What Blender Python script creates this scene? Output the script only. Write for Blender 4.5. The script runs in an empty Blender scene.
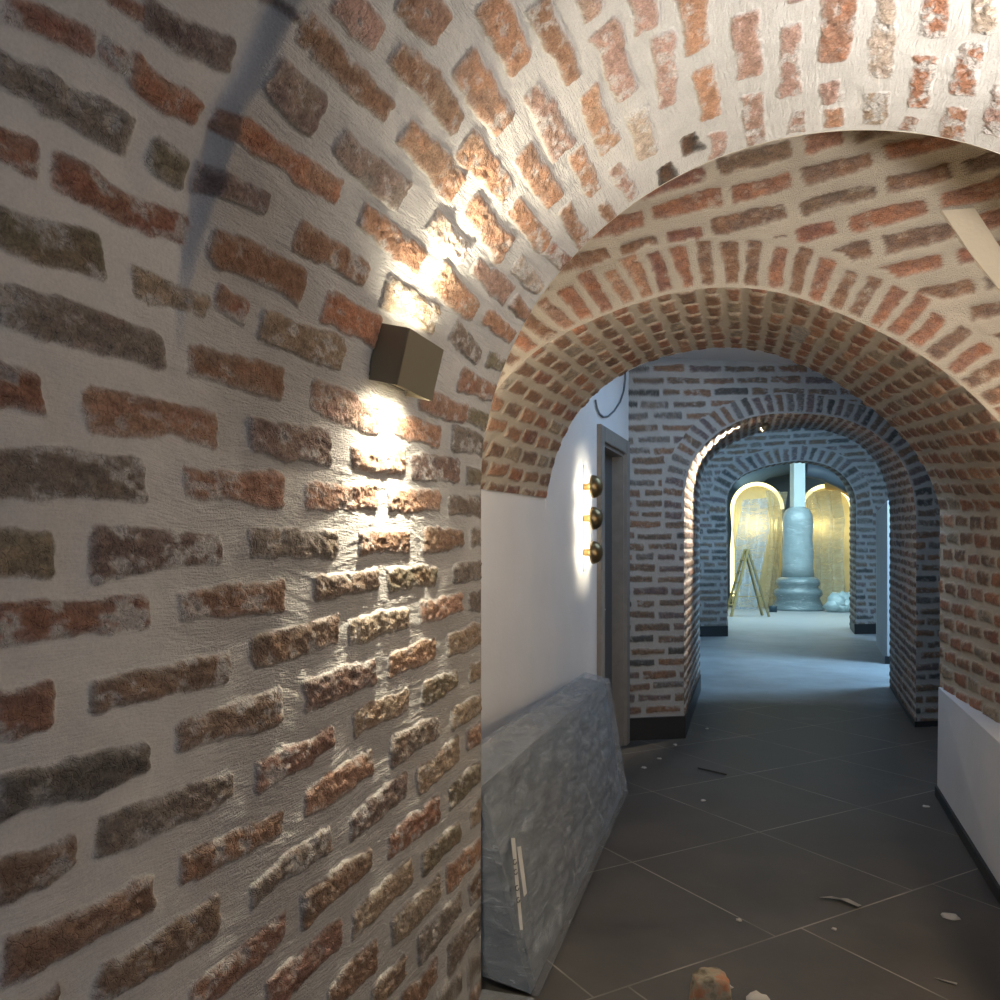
import bpy, bmesh, math, random
import numpy as np
from mathutils import Vector, Matrix

sc = bpy.context.scene
col = sc.collection
H = 1.3                      # eye height above the floor
F = 781.0; VX = 780.0; HY = 565.0
TH = math.atan((VX-500)/F); CT, ST = math.cos(TH), math.sin(TH)

# ------------------------------------------------------------------ survey helpers (heights relative to the eye)
def ray(px, py):
    u = (px-500)/F; w = (HY-py)/F
    return np.array([u*CT-ST, u*ST+CT, w])
def onplane(px, py, y0, k=0.0, x0=0.0):
    r = ray(px, py); return r*((y0-k*x0)/(r[1]-k*r[0]))
def onfloor(px, py, z=-H):
    r = ray(px, py); return r*(z/r[2])
def atdepth(px, py, d): return ray(px, py)*d

# ------------------------------------------------------------------ numpy noise
def _hash(ix, iy, seed):
    h = (ix.astype(np.int64)*374761393 + iy.astype(np.int64)*668265263 + seed*1442695041) & 0xffffffff
    h = ((h ^ (h >> 13))*1274126177) & 0xffffffff
    h = h ^ (h >> 16)
    return (h & 0xffff)/32767.5 - 1.0
def vnoise(x, y, seed=0):
    ix = np.floor(x); iy = np.floor(y); fx = x-ix; fy = y-iy
    fx = fx*fx*(3-2*fx); fy = fy*fy*(3-2*fy)
    a = _hash(ix, iy, seed); b = _hash(ix+1, iy, seed); c = _hash(ix, iy+1, seed); d = _hash(ix+1, iy+1, seed)
    return (a*(1-fx)+b*fx)*(1-fy)+(c*(1-fx)+d*fx)*fy
def fbm(x, y, seed=0, octv=4, gain=0.55):
    s = 0; a = 1.0; t = 0
    for o in range(octv):
        s = s+a*vnoise(x*2**o, y*2**o, seed+o*17); t += a; a *= gain
    return s/t
def sstep(a, b, x):
    t = np.clip((x-a)/(b-a), 0, 1); return t*t*(3-2*t)

# ------------------------------------------------------------------ palette (albedo, linear)
PAL = dict(
 R=(.26,.108,.065), O=(.37,.19,.105), B=(.19,.12,.075), G=(.185,.15,.12), T=(.30,.225,.15), P=(.33,.20,.155),
 D=(.085,.075,.062), W=(.42,.33,.26), V=(.235,.125,.070), L=(.17,.14,.085), K=(.035,.028,.022), U=(.17,.115,.10), C=(.33,.140,.072))
PAL = {k_: tuple(.86*v_+.14*(.5*sum(c_)/3+.10) for v_ in c_) for k_, c_ in PAL.items()}
MORTAR = np.array((.455,.438,.412))

class Brickwork:
    """Collects mask, relief and colour of a masonry surface over its own metric coordinates U, V."""
    def __init__(s, U, V, seed=0, mortar=MORTAR, scale=1.0, rough=1.0, mort_amp=.0035):
        s.U, s.V = U.ravel(), V.ravel(); s.shape = U.shape; s.seed = seed
        n = s.U.size
        s.m = np.zeros(n); s.h = np.zeros(n)
        f = 1.0/scale
        s.wx = .011*scale*fbm(s.U*16*f, s.V*16*f, seed+1, 3)+.0020*scale*fbm(s.U*70*f, s.V*70*f, seed+2, 2)
        s.wy = .009*scale*fbm(s.U*14*f, s.V*22*f, seed+3, 3)+.0022*scale*fbm(s.U*70*f, s.V*70*f, seed+4, 2)
        s.nr = fbm(s.U*55*f, s.V*85*f, seed+5, 4, .62)
        s.nc = fbm(s.U*22*f, s.V*30*f, seed+6, 4, .6)
        s.nw = fbm(s.U*30*f, s.V*42*f, seed+7, 4, .65)
        s.scale = scale; s.rough = rough
        big = fbm(s.U*5, s.V*5, seed+8, 3)
        s.col = np.clip(mortar[None, :]*(1+.10*big+.09*s.nc)[:, None], 0, 1)
        s.mcol = s.col.copy()
        s.h += mort_amp*fbm(s.U*12*f, s.V*12*f, seed+9, 4)
        s.m2 = mort_amp
        # bin index for quick look up
        s.order = np.argsort(s.U, kind='stable'); s.us = s.U[s.order]
    def brick(s, uc, vc, L, T, ang=0.0, c=(.25,.12,.07), proud=.009, white=0.0, dark=0.0, c2=None, rnd=.42, rng=random):
        R = .5*math.hypot(L, T)+.02*s.scale
        i0 = np.searchsorted(s.us, uc-R); i1 = np.searchsorted(s.us, uc+R)
        idx = s.order[i0:i1]
        idx = idx[np.abs(s.V[idx]-vc) < R]
        if idx.size == 0: return
        ca, sa = math.cos(ang), math.sin(ang)
        du = s.U[idx]-uc; dv = s.V[idx]-vc
        tap = rng.uniform(-.16, .16); bow = rng.uniform(-.05, .05)*T
        x = du*ca+dv*sa; y = -du*sa+dv*ca
        t = x/(L*.5)
        x = x+s.wx[idx]; y = y+s.wy[idx]+bow*(t*t)*2
        hy = T*.5*(1+tap*t); hx = L*.5
        r = min(hy.min(), hx)*rnd if hasattr(hy, 'min') else T*.1
        r = max(r, .002)
        qx = np.abs(x)-(hx-r); qy = np.abs(y)-(hy-r)
        sd = np.hypot(np.maximum(qx, 0), np.maximum(qy, 0))+np.minimum(np.maximum(qx, qy), 0)-r
        e = .0045*s.scale
        m = np.clip(.5-sd/e, 0, 1)
        top = sstep(0, .014*s.scale, -sd)
        nr = s.nr[idx]
        h = m*(proud*(.55+.45*top)+s.rough*.0058*s.scale*nr)
        # pits
        h = h-m*s.rough*.006*s.scale*sstep(.35, .75, s.nw[idx])
        c = np.array(c); c2v = np.array(c2) if c2 is not None else c*np.array((.72,.80,.92))+.012
        k = sstep(-.35, .45, s.nc[idx]+rng.uniform(-.25, .25))[:, None]
        cc = c[None, :]*(1-k)+c2v[None, :]*k
        cc = cc*(1+.42*nr)[:, None]*(1+.2*s.nw[idx])[:, None]
        if white > 0:
            w = sstep(.30-white, .62-white, s.nw[idx]*.9+.25*t*rng.choice((-1, 1))*.5)[:, None]*min(.85, .45+white)
            cc = cc*(1-w)+(s.mcol[idx]*.92)*w
        # thin mortar haze at the rim
        rim = ((1-top)*(.34+.5*s.nw[idx]).clip(0, .8))[:, None]
        cc = cc*(1-rim)+s.mcol[idx]*rim*.9
        cc = np.clip(cc, .012, .9)
        mm = m[:, None]
        keep = m > s.m[idx]*.999
        s.col[idx] = np.where(keep[:, None], s.mcol[idx]*(1-mm)+cc*mm, s.col[idx])
        base = s.h[idx]
        s.h[idx] = np.where(keep & (m > 0), base*(1-m)+h, base)
        s.m[idx] = np.maximum(s.m[idx], m)

def grid_mesh(name, P, hgt, N, colr, mask, rgh, mat, flip=False, close_u=False, drop=None):
    nu, nv = P.shape[:2]
    pos = (P+N*hgt[..., None]).reshape(-1, 3).copy(); pos[:, 2] += H
    ii = np.arange(nu*nv).reshape(nu, nv)
    q = np.stack([ii[:-1, :-1], ii[1:, :-1], ii[1:, 1:], ii[:-1, 1:]], -1).reshape(-1, 4)
    if drop is not None: q = q[~drop[:-1, :-1].ravel()]
    if flip: q = q[:, ::-1]
    me = bpy.data.meshes.new(name)
    me.vertices.add(len(pos)); me.vertices.foreach_set('co', pos.astype(np.float32).ravel())
    me.loops.add(q.size); me.loops.foreach_set('vertex_index', q.astype(np.int32).ravel())
    me.polygons.add(len(q)); me.polygons.foreach_set('loop_start', (np.arange(len(q))*4).astype(np.int32))
    me.update(calc_edges=True)
    me.polygons.foreach_set('use_smooth', np.ones(len(q), dtype=bool))
    a = me.attributes.new('Col', 'FLOAT_COLOR', 'POINT')
    rgba = np.ones((nu*nv, 4), dtype=np.float32); rgba[:, :3] = colr.reshape(-1, 3)
    a.data.foreach_set('color', rgba.ravel())
    b = me.attributes.new('Aux', 'FLOAT_COLOR', 'POINT')
    rgba = np.zeros((nu*nv, 4), dtype=np.float32); rgba[:, 0] = mask.ravel(); rgba[:, 1] = rgh.ravel(); rgba[:, 3] = 1
    b.data.foreach_set('color', rgba.ravel())
    me.materials.append(mat); me.validate()
    o = bpy.data.objects.new(name, me); col.objects.link(o)
    return o
def structure(o):
    o['kind'] = 'structure'; return o

# ------------------------------------------------------------------ materials
def newmat(name):
    m = bpy.data.materials.new(name); m.use_nodes = True
    nt = m.node_tree; b = nt.nodes['Principled BSDF']; return m, nt, b
def simple(name, c, rough=.6, metal=0.0, bump=0.0, bscale=60, var=0.0, vscale=4, emit=None, estr=0, spec=None):
    m, nt, b = newmat(name)
    b.inputs['Base Color'].default_value = (*c, 1); b.inputs['Roughness'].default_value = rough; b.inputs['Metallic'].default_value = metal
    if spec is not None: b.inputs['Specular IOR Level'].default_value = spec
    tc = nt.nodes.new('ShaderNodeTexCoord')
    if var > 0:
        n = nt.nodes.new('ShaderNodeTexNoise'); n.inputs['Scale'].default_value = vscale; n.inputs['Detail'].default_value = 6
        nt.links.new(tc.outputs['Object'], n.inputs['Vector'])
        r = nt.nodes.new('ShaderNodeMapRange'); r.inputs[1].default_value = .25; r.inputs[2].default_value = .75
        r.inputs[3].default_value = 1-var; r.inputs[4].default_value = 1+var
        nt.links.new(n.outputs['Fac'], r.inputs[0])
        mx = nt.nodes.new('ShaderNodeVectorMath'); mx.operation = 'SCALE'; mx.inputs[0].default_value = c
        nt.links.new(r.outputs[0], mx.inputs['Scale']); nt.links.new(mx.outputs[0], b.inputs['Base Color'])
    if bump > 0:
        n = nt.nodes.new('ShaderNodeTexNoise'); n.inputs['Scale'].default_value = bscale; n.inputs['Detail'].default_value = 5
        nt.links.new(tc.outputs['Object'], n.inputs['Vector'])
        bp = nt.nodes.new('ShaderNodeBump'); bp.inputs['Strength'].default_value = bump; bp.inputs['Distance'].default_value = .004
        nt.links.new(n.outputs['Fac'], bp.inputs['Height']); nt.links.new(bp.outputs[0], b.inputs['Normal'])
    if emit is not None:
        b.inputs['Emission Color'].default_value = (*emit, 1); b.inputs['Emission Strength'].default_value = estr
    return m

def brick_material(name, fine=1.0, comb=True):
    m, nt, b = newmat(name)
    A = lambda t: nt.nodes.new(t); Lk = nt.links.new
    ca = A('ShaderNodeAttribute'); ca.attribute_name = 'Col'
    au = A('ShaderNodeAttribute'); au.attribute_name = 'Aux'
    sp = A('ShaderNodeSeparateColor'); Lk(au.outputs['Color'], sp.inputs[0])
    tc = A('ShaderNodeTexCoord')
    n1 = A('ShaderNodeTexNoise'); n1.inputs['Scale'].default_value = 210*fine; n1.inputs['Detail'].default_value = 6; n1.inputs['Roughness'].default_value = .7
    Lk(tc.outputs['Object'], n1.inputs['Vector'])
    # speckle on colour
    mr = A('ShaderNodeMapRange'); mr.inputs[1].default_value = .3; mr.inputs[2].default_value = .7; mr.inputs[3].default_value = .62; mr.inputs[4].default_value = 1.38
    Lk(n1.outputs['Fac'], mr.inputs[0])
    mix = A('ShaderNodeMix'); mix.data_type = 'FLOAT'; Lk(sp.outputs[0], mix.inputs[0])
    mr2 = A('ShaderNodeMapRange'); mr2.inputs[1].default_value = .3; mr2.inputs[2].default_value = .7; mr2.inputs[3].default_value = .90; mr2.inputs[4].default_value = 1.10
    Lk(n1.outputs['Fac'], mr2.inputs[0])
    Lk(mr2.outputs[0], mix.inputs[2]); Lk(mr.outputs[0], mix.inputs[3])
    vm = A('ShaderNodeVectorMath'); vm.operation = 'SCALE'; Lk(ca.outputs['Color'], vm.inputs[0]); Lk(mix.outputs[0], vm.inputs['Scale'])
    Lk(vm.outputs[0], b.inputs['Base Color'])
    b.inputs['Roughness'].default_value = .93; b.inputs['Specular IOR Level'].default_value = .18
    # crusty relief for bricks
    v = A('ShaderNodeTexVoronoi'); v.feature = 'DISTANCE_TO_EDGE'; v.inputs['Scale'].default_value = 48*fine
    wn = A('ShaderNodeTexNoise'); wn.inputs['Scale'].default_value = 40*fine; Lk(tc.outputs['Object'], wn.inputs['Vector'])
    va = A('ShaderNodeVectorMath'); va.operation = 'SCALE'; va.inputs['Scale'].default_value = .05/fine; Lk(wn.outputs['Color'], va.inputs[0])
    vb = A('ShaderNodeVectorMath'); vb.operation = 'ADD'; Lk(tc.outputs['Object'], vb.inputs[0]); Lk(va.outputs[0], vb.inputs[1]); Lk(vb.outputs[0], v.inputs['Vector'])
    cr = A('ShaderNodeMapRange'); cr.inputs[1].default_value = 0; cr.inputs[2].default_value = .07; cr.inputs[3].default_value = -.5; cr.inputs[4].default_value = 0
    Lk(v.outputs['Distance'], cr.inputs[0])
    ad = A('ShaderNodeMath'); ad.operation = 'ADD'; Lk(n1.outputs['Fac'], ad.inputs[0]); Lk(cr.outputs[0], ad.inputs[1])
    # combed plaster
    mp = A('ShaderNodeMapping'); mp.inputs['Scale'].default_value = (290*fine, 34*fine, 290*fine)
    wv = A('ShaderNodeVectorMath'); wv.operation = 'ADD'
    w2 = A('ShaderNodeTexNoise'); w2.inputs['Scale'].default_value = 4.0; Lk(tc.outputs['Object'], w2.inputs['Vector'])
    w3 = A('ShaderNodeVectorMath'); w3.operation = 'SCALE'; w3.inputs['Scale'].default_value = .05; Lk(w2.outputs['Color'], w3.inputs[0])
    Lk(tc.outputs['Object'], wv.inputs[0]); Lk(w3.outputs[0], wv.inputs[1]); Lk(wv.outputs[0], mp.inputs['Vector'])
    n2 = A('ShaderNodeTexNoise'); n2.inputs['Scale'].default_value = 1.0; n2.inputs['Detail'].default_value = 3; Lk(mp.outputs[0], n2.inputs['Vector'])
    pm = A('ShaderNodeMath'); pm.operation = 'MULTIPLY'; Lk(sp.outputs[1], pm.inputs[0])
    ps = A('ShaderNodeMath'); ps.operation = 'ADD'; Lk(n2.outputs['Fac'], ps.inputs[0]); Lk(n1.outputs['Fac'], ps.inputs[1])
    pq = A('ShaderNodeMath'); pq.operation = 'MULTIPLY'; pq.inputs[1].default_value = 1.9; Lk(ps.outputs[0], pq.inputs[0]); Lk(pq.outputs[0], pm.inputs[1])
    mh = A('ShaderNodeMix'); mh.data_type = 'FLOAT'; Lk(sp.outputs[0], mh.inputs[0]); Lk(pm.outputs[0], mh.inputs[2]); Lk(ad.outputs[0], mh.inputs[3])
    bp = A('ShaderNodeBump'); bp.inputs['Strength'].default_value = .85; bp.inputs['Distance'].default_value = .0042/fine
    Lk(mh.outputs[0], bp.inputs['Height']); Lk(bp.outputs[0], b.inputs['Normal'])
    return m

M_BRICK = brick_material('old brick and lime mortar')
M_BRICKF = brick_material('old brick and lime mortar coarse', .6)
M_WHITE = simple('white painted plaster', (.60,.60,.61), .7, bump=.25, bscale=40, var=.04)
M_DADO = simple('white painted dado', (.62,.63,.66), .6, bump=.3, bscale=25, var=.05)
M_CREAM = simple('cream lime render', (.46,.40,.31), .85, bump=.4, bscale=70, var=.06)
M_CEIL = simple('painted ceiling', (.60,.61,.63), .8)
M_BLACK = simple('black skirting tile', (.012,.012,.013), .45)
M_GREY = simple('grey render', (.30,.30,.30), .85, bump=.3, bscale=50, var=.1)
M_DOORF = simple('greyed timber frame', (.20,.185,.17), .6, bump=.3, bscale=90, var=.12, vscale=14)
M_LEAF = simple('grey door leaf', (.075,.077,.08), .55, var=.06)

def floor_material():
    m, nt, b = newmat('dark stoneware floor tiles')
    A = lambda t: nt.nodes.new(t); Lk = nt.links.new
    tc = A('ShaderNodeTexCoord'); sx = A('ShaderNodeSeparateXYZ'); Lk(tc.outputs['Object'], sx.inputs[0])
    def math_(op, a, bb=None, c=None):
        n = A('ShaderNodeMath'); n.operation = op
        for i, v in enumerate((a, bb, c)):
            if v is None: continue
            if isinstance(v, (int, float)): n.inputs[i].default_value = v
            else: Lk(v, n.inputs[i])
        return n.outputs[0]
    X, Y = sx.outputs[0], sx.outputs[1]
    ca, sa = math.cos(math.radians(49.2)), math.sin(math.radians(49.2))
    a = math_('ADD', math_('MULTIPLY', X, ca), math_('MULTIPLY', Y, sa))
    n = math_('ADD', math_('MULTIPLY', X, -sa), math_('MULTIPLY', Y, ca))
    row = math_('LESS_THAN', n, 1.905)
    a2 = math_('SUBTRACT', a, math_('MULTIPLY', row, .13))
    def line(v, ph, w):
        f = math_('FRACT', math_('ADD', math_('DIVIDE', math_('SUBTRACT', v, ph), .785), 20.5))
        d = math_('MULTIPLY', math_('ABSOLUTE', math_('SUBTRACT', f, .5)), .785)
        r = A('ShaderNodeMapRange'); r.inputs[1].default_value = w*.5; r.inputs[2].default_value = w; r.inputs[3].default_value = 1; r.inputs[4].default_value = 0
        Lk(d, r.inputs[0]); return r.outputs[0]
    g = math_('MAXIMUM', line(n, 1.905, .0042), line(a2, 1.40, .0042))
    no = A('ShaderNodeTexNoise'); no.inputs['Scale'].default_value = 2.6; no.inputs['Detail'].default_value = 8; no.inputs['Roughness'].default_value = .62; Lk(tc.outputs['Object'], no.inputs['Vector'])
    cr = A('ShaderNodeValToRGB'); Lk(no.outputs['Fac'], cr.inputs[0])
    cr.color_ramp.elements[0].position = .3; cr.color_ramp.elements[0].color = (.044,.039,.034,1)
    cr.color_ramp.elements[1].position = .72; cr.color_ramp.elements[1].color = (.090,.081,.071,1)
    # patchy dust, plus daylight painted as a paler floor from the third arch on
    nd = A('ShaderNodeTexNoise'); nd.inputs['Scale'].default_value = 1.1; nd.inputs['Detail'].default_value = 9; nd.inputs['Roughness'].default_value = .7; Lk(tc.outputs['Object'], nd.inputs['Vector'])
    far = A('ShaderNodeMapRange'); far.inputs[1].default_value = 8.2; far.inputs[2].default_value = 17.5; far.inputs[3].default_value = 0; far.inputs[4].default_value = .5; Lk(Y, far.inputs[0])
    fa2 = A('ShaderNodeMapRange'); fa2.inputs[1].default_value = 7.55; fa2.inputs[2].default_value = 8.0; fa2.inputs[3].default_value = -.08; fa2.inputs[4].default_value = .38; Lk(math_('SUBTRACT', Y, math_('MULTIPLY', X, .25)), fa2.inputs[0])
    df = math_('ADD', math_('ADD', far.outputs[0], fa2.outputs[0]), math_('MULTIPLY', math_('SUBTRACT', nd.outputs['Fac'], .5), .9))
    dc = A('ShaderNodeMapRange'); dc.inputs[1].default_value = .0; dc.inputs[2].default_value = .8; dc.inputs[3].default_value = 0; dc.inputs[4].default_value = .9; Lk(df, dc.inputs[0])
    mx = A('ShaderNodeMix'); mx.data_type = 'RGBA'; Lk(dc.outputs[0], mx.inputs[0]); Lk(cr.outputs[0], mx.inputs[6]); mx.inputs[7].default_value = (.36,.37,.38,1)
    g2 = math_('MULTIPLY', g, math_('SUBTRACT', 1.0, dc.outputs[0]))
    gn = A('ShaderNodeTexNoise'); gn.inputs['Scale'].default_value = 3.0; Lk(tc.outputs['Object'], gn.inputs['Vector'])
    gv = A('ShaderNodeMapRange'); gv.inputs[1].default_value = .35; gv.inputs[2].default_value = .6; gv.inputs[3].default_value = .25; gv.inputs[4].default_value = .95; Lk(gn.outputs['Fac'], gv.inputs[0])
    g3 = math_('MULTIPLY', g2, gv.outputs[0])
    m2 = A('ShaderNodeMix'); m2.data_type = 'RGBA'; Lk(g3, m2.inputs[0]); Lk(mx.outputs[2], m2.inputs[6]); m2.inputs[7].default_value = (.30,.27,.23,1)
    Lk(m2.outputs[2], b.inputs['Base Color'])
    rr = A('ShaderNodeMapRange'); rr.inputs[3].default_value = .38; rr.inputs[4].default_value = .62; Lk(no.outputs['Fac'], rr.inputs[0]); Lk(rr.outputs[0], b.inputs['Roughness'])
    b.inputs['Specular IOR Level'].default_value = .35
    bp = A('ShaderNodeBump'); bp.inputs['Strength'].default_value = .25; bp.inputs['Distance'].default_value = .003; bp.invert = True
    Lk(g, bp.inputs['Height']); Lk(bp.outputs[0], b.inputs['Normal'])
    return m
M_FLOOR = floor_material()

# ------------------------------------------------------------------ mesh helpers (true world heights)
def link(name, bm, mat, parent=None, smooth=False):
    me = bpy.data.meshes.new(name); bm.normal_update(); bm.to_mesh(me); bm.free()
    if smooth: me.polygons.foreach_set('use_smooth', [True]*len(me.polygons))
    for mm in (mat if isinstance(mat, (list, tuple)) else (mat,)): me.materials.append(mm)
    o = bpy.data.objects.new(name, me); col.objects.link(o)
    if parent is not None: o.parent = parent
    return o
def box_bm(bm, x0, x1, y0, y1, z0, z1, mtx=None, bev=0):
    r = bmesh.ops.create_cube(bm, size=1.0)
    M = Matrix.Translation(((x0+x1)/2, (y0+y1)/2, (z0+z1)/2)) @ Matrix.Diagonal((x1-x0, y1-y0, z1-z0, 1))
    bmesh.ops.transform(bm, matrix=(mtx @ M) if mtx is not None else M, verts=r['verts'])
    if bev > 0:
        es = list({e for v in r['verts'] for e in v.link_edges})
        bmesh.ops.bevel(bm, geom=es, offset=bev, segments=2, affect='EDGES')
def quad_bm(bm, pts):
    vs = [bm.verts.new(p) for p in pts]; return bm.faces.new(vs)
def hexa_bm(bm, b, t):
    """box from 4 bottom and 4 top corners"""
    B = [bm.verts.new(p) for p in b]; T = [bm.verts.new(p) for p in t]; n = len(B)
    bm.faces.new(B[::-1]); bm.faces.new(T)
    for i in range(n): bm.faces.new((B[i], B[(i+1) % n], T[(i+1) % n], T[i]))
    bmesh.ops.recalc_face_normals(bm, faces=bm.faces[:])
def tube_bm(bm, pts, r, seg=8, cap=True):
    pts = [Vector(p) for p in pts]; rings = []
    rr = r if hasattr(r, '__len__') else [r]*len(pts)
    up = Vector((0, 0, 1))
    for i, p in enumerate(pts):
        t = (pts[min(i+1, len(pts)-1)]-pts[max(i-1, 0)]).normalized()
        a = t.cross(up)
        if a.length < 1e-3: a = t.cross(Vector((1, 0, 0)))
        a.normalize(); bb = t.cross(a)
        rings.append([bm.verts.new(p+rr[i]*(a*math.cos(2*math.pi*k/seg)+bb*math.sin(2*math.pi*k/seg))) for k in range(seg)])
    for i in range(len(rings)-1):
        for k in range(seg):
            bm.faces.new((rings[i][k], rings[i][(k+1) % seg], rings[i+1][(k+1) % seg], rings[i+1][k]))
    if cap: bm.faces.new(rings[0][::-1]); bm.faces.new(rings[-1])
    bmesh.ops.recalc_face_normals(bm, faces=bm.faces[:])
def lathe_bm(bm, prof, seg=32, mtx=None):
    rings = []
    for r, z in prof:
        rings.append([bm.verts.new((r*math.cos(2*math.pi*k/seg), r*math.sin(2*math.pi*k/seg), z)) for k in range(seg)])
    for i in range(len(rings)-1):
        for k in range(seg):
            bm.faces.new((rings[i][k], rings[i][(k+1) % seg], rings[i+1][(k+1) % seg], rings[i+1][k]))
    vs = [v for rg in rings for v in rg]
    bmesh.ops.remove_doubles(bm, verts=vs, dist=1e-5)
    if mtx is not None: bmesh.ops.transform(bm, matrix=mtx, verts=bm.verts[:])
    bmesh.ops.recalc_face_normals(bm, faces=bm.faces[:])
def thing(name, label, cat, loc=(0, 0, 0), group=None):
    o = bpy.data.objects.new(name, None); col.objects.link(o); o.location = loc; o.empty_display_size = .1
    return tag(o, label, cat, group)
def tag(o, label, cat, group=None):
    o['label'] = label; o['category'] = cat
    if group: o['group'] = group
    return o
def V3(p): return Vector((float(p[0]), float(p[1]), float(p[2])+H))
def facing(d): return Vector(d).to_track_quat('-Z', 'Z').to_euler()
def rel(bm, root):
    bmesh.ops.translate(bm, vec=-Vector(root.location), verts=bm.verts[:]); return bm

# ================================================================== 1. NEAR BARREL VAULT
CX, CZ, CR, YE = .042, .240, .896, 2.21
VF = -(H+CZ)                        # wall foot
VT = math.pi*CR                     # springing on the right
VE = VT+(H+CZ)
def near_surface(U, V):
    ph = np.clip(V/CR, 0, math.pi)
    x = CX-CR*np.cos(ph); z = CZ+CR*np.sin(ph)
    z = z+np.where(V < 0, V, 0)-np.where(V > VT, V-VT, 0)
    P = np.stack([x, U, z], -1)
    N = np.stack([np.cos(ph), 0*U, -np.sin(ph)], -1)
    return P, N
BV = BU = None
def near_dep(u, v):
    """the splayed, set-back stretch of vault at the near end"""
    ub = np.interp(v, BV, BU)
    return (.035+.13*np.clip(ub-u, 0, .6))*sstep(.0, .40, v)*(u < ub)
def near_hit(px, py):
    u, v = near_hit0(px, py)
    if BV is None or not 0 < v < VT: return u, v
    for _ in range(4):
        e = float(near_dep(u, v)); r = ray(px, py); R2 = CR+e
        a = r[0]**2+r[2]**2; b = -2*(r[0]*CX+r[2]*CZ); c = CX**2+CZ**2-R2**2
        t = (-b+math.sqrt(max(b*b-4*a*c, 0)))/(2*a); p = r*t
        u, v = p[1], CR*math.atan2(p[2]-CZ, CX-p[0])
        if v < 0: return near_hit0(px, py)
    return u, v
def near_hit0(px, py):
    r = ray(px, py)
    a = r[0]**2+r[2]**2; b = -2*(r[0]*CX+r[2]*CZ); c = CX**2+CZ**2-CR**2
    t = (-b+math.sqrt(max(b*b-4*a*c, 0)))/(2*a); p = r*t
    if p[2] >= CZ: return p[1], CR*math.atan2(p[2]-CZ, CX-p[0])
    if r[0] < 0: p = r*((CX-CR)/r[0]); return p[1], p[2]-CZ
    p = r*((CX+CR)/r[0]); return p[1], VT+CZ-p[2]
_q = [near_hit0(*k_) for k_ in ((318, -20), (300, 0), (262, 70), (230, 138), (205, 215), (190, 262), (178, 330))]
BV, BU = np.array([k_[1] for k_ in _q])[::-1], np.array([k_[0] for k_ in _q])[::-1]
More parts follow.
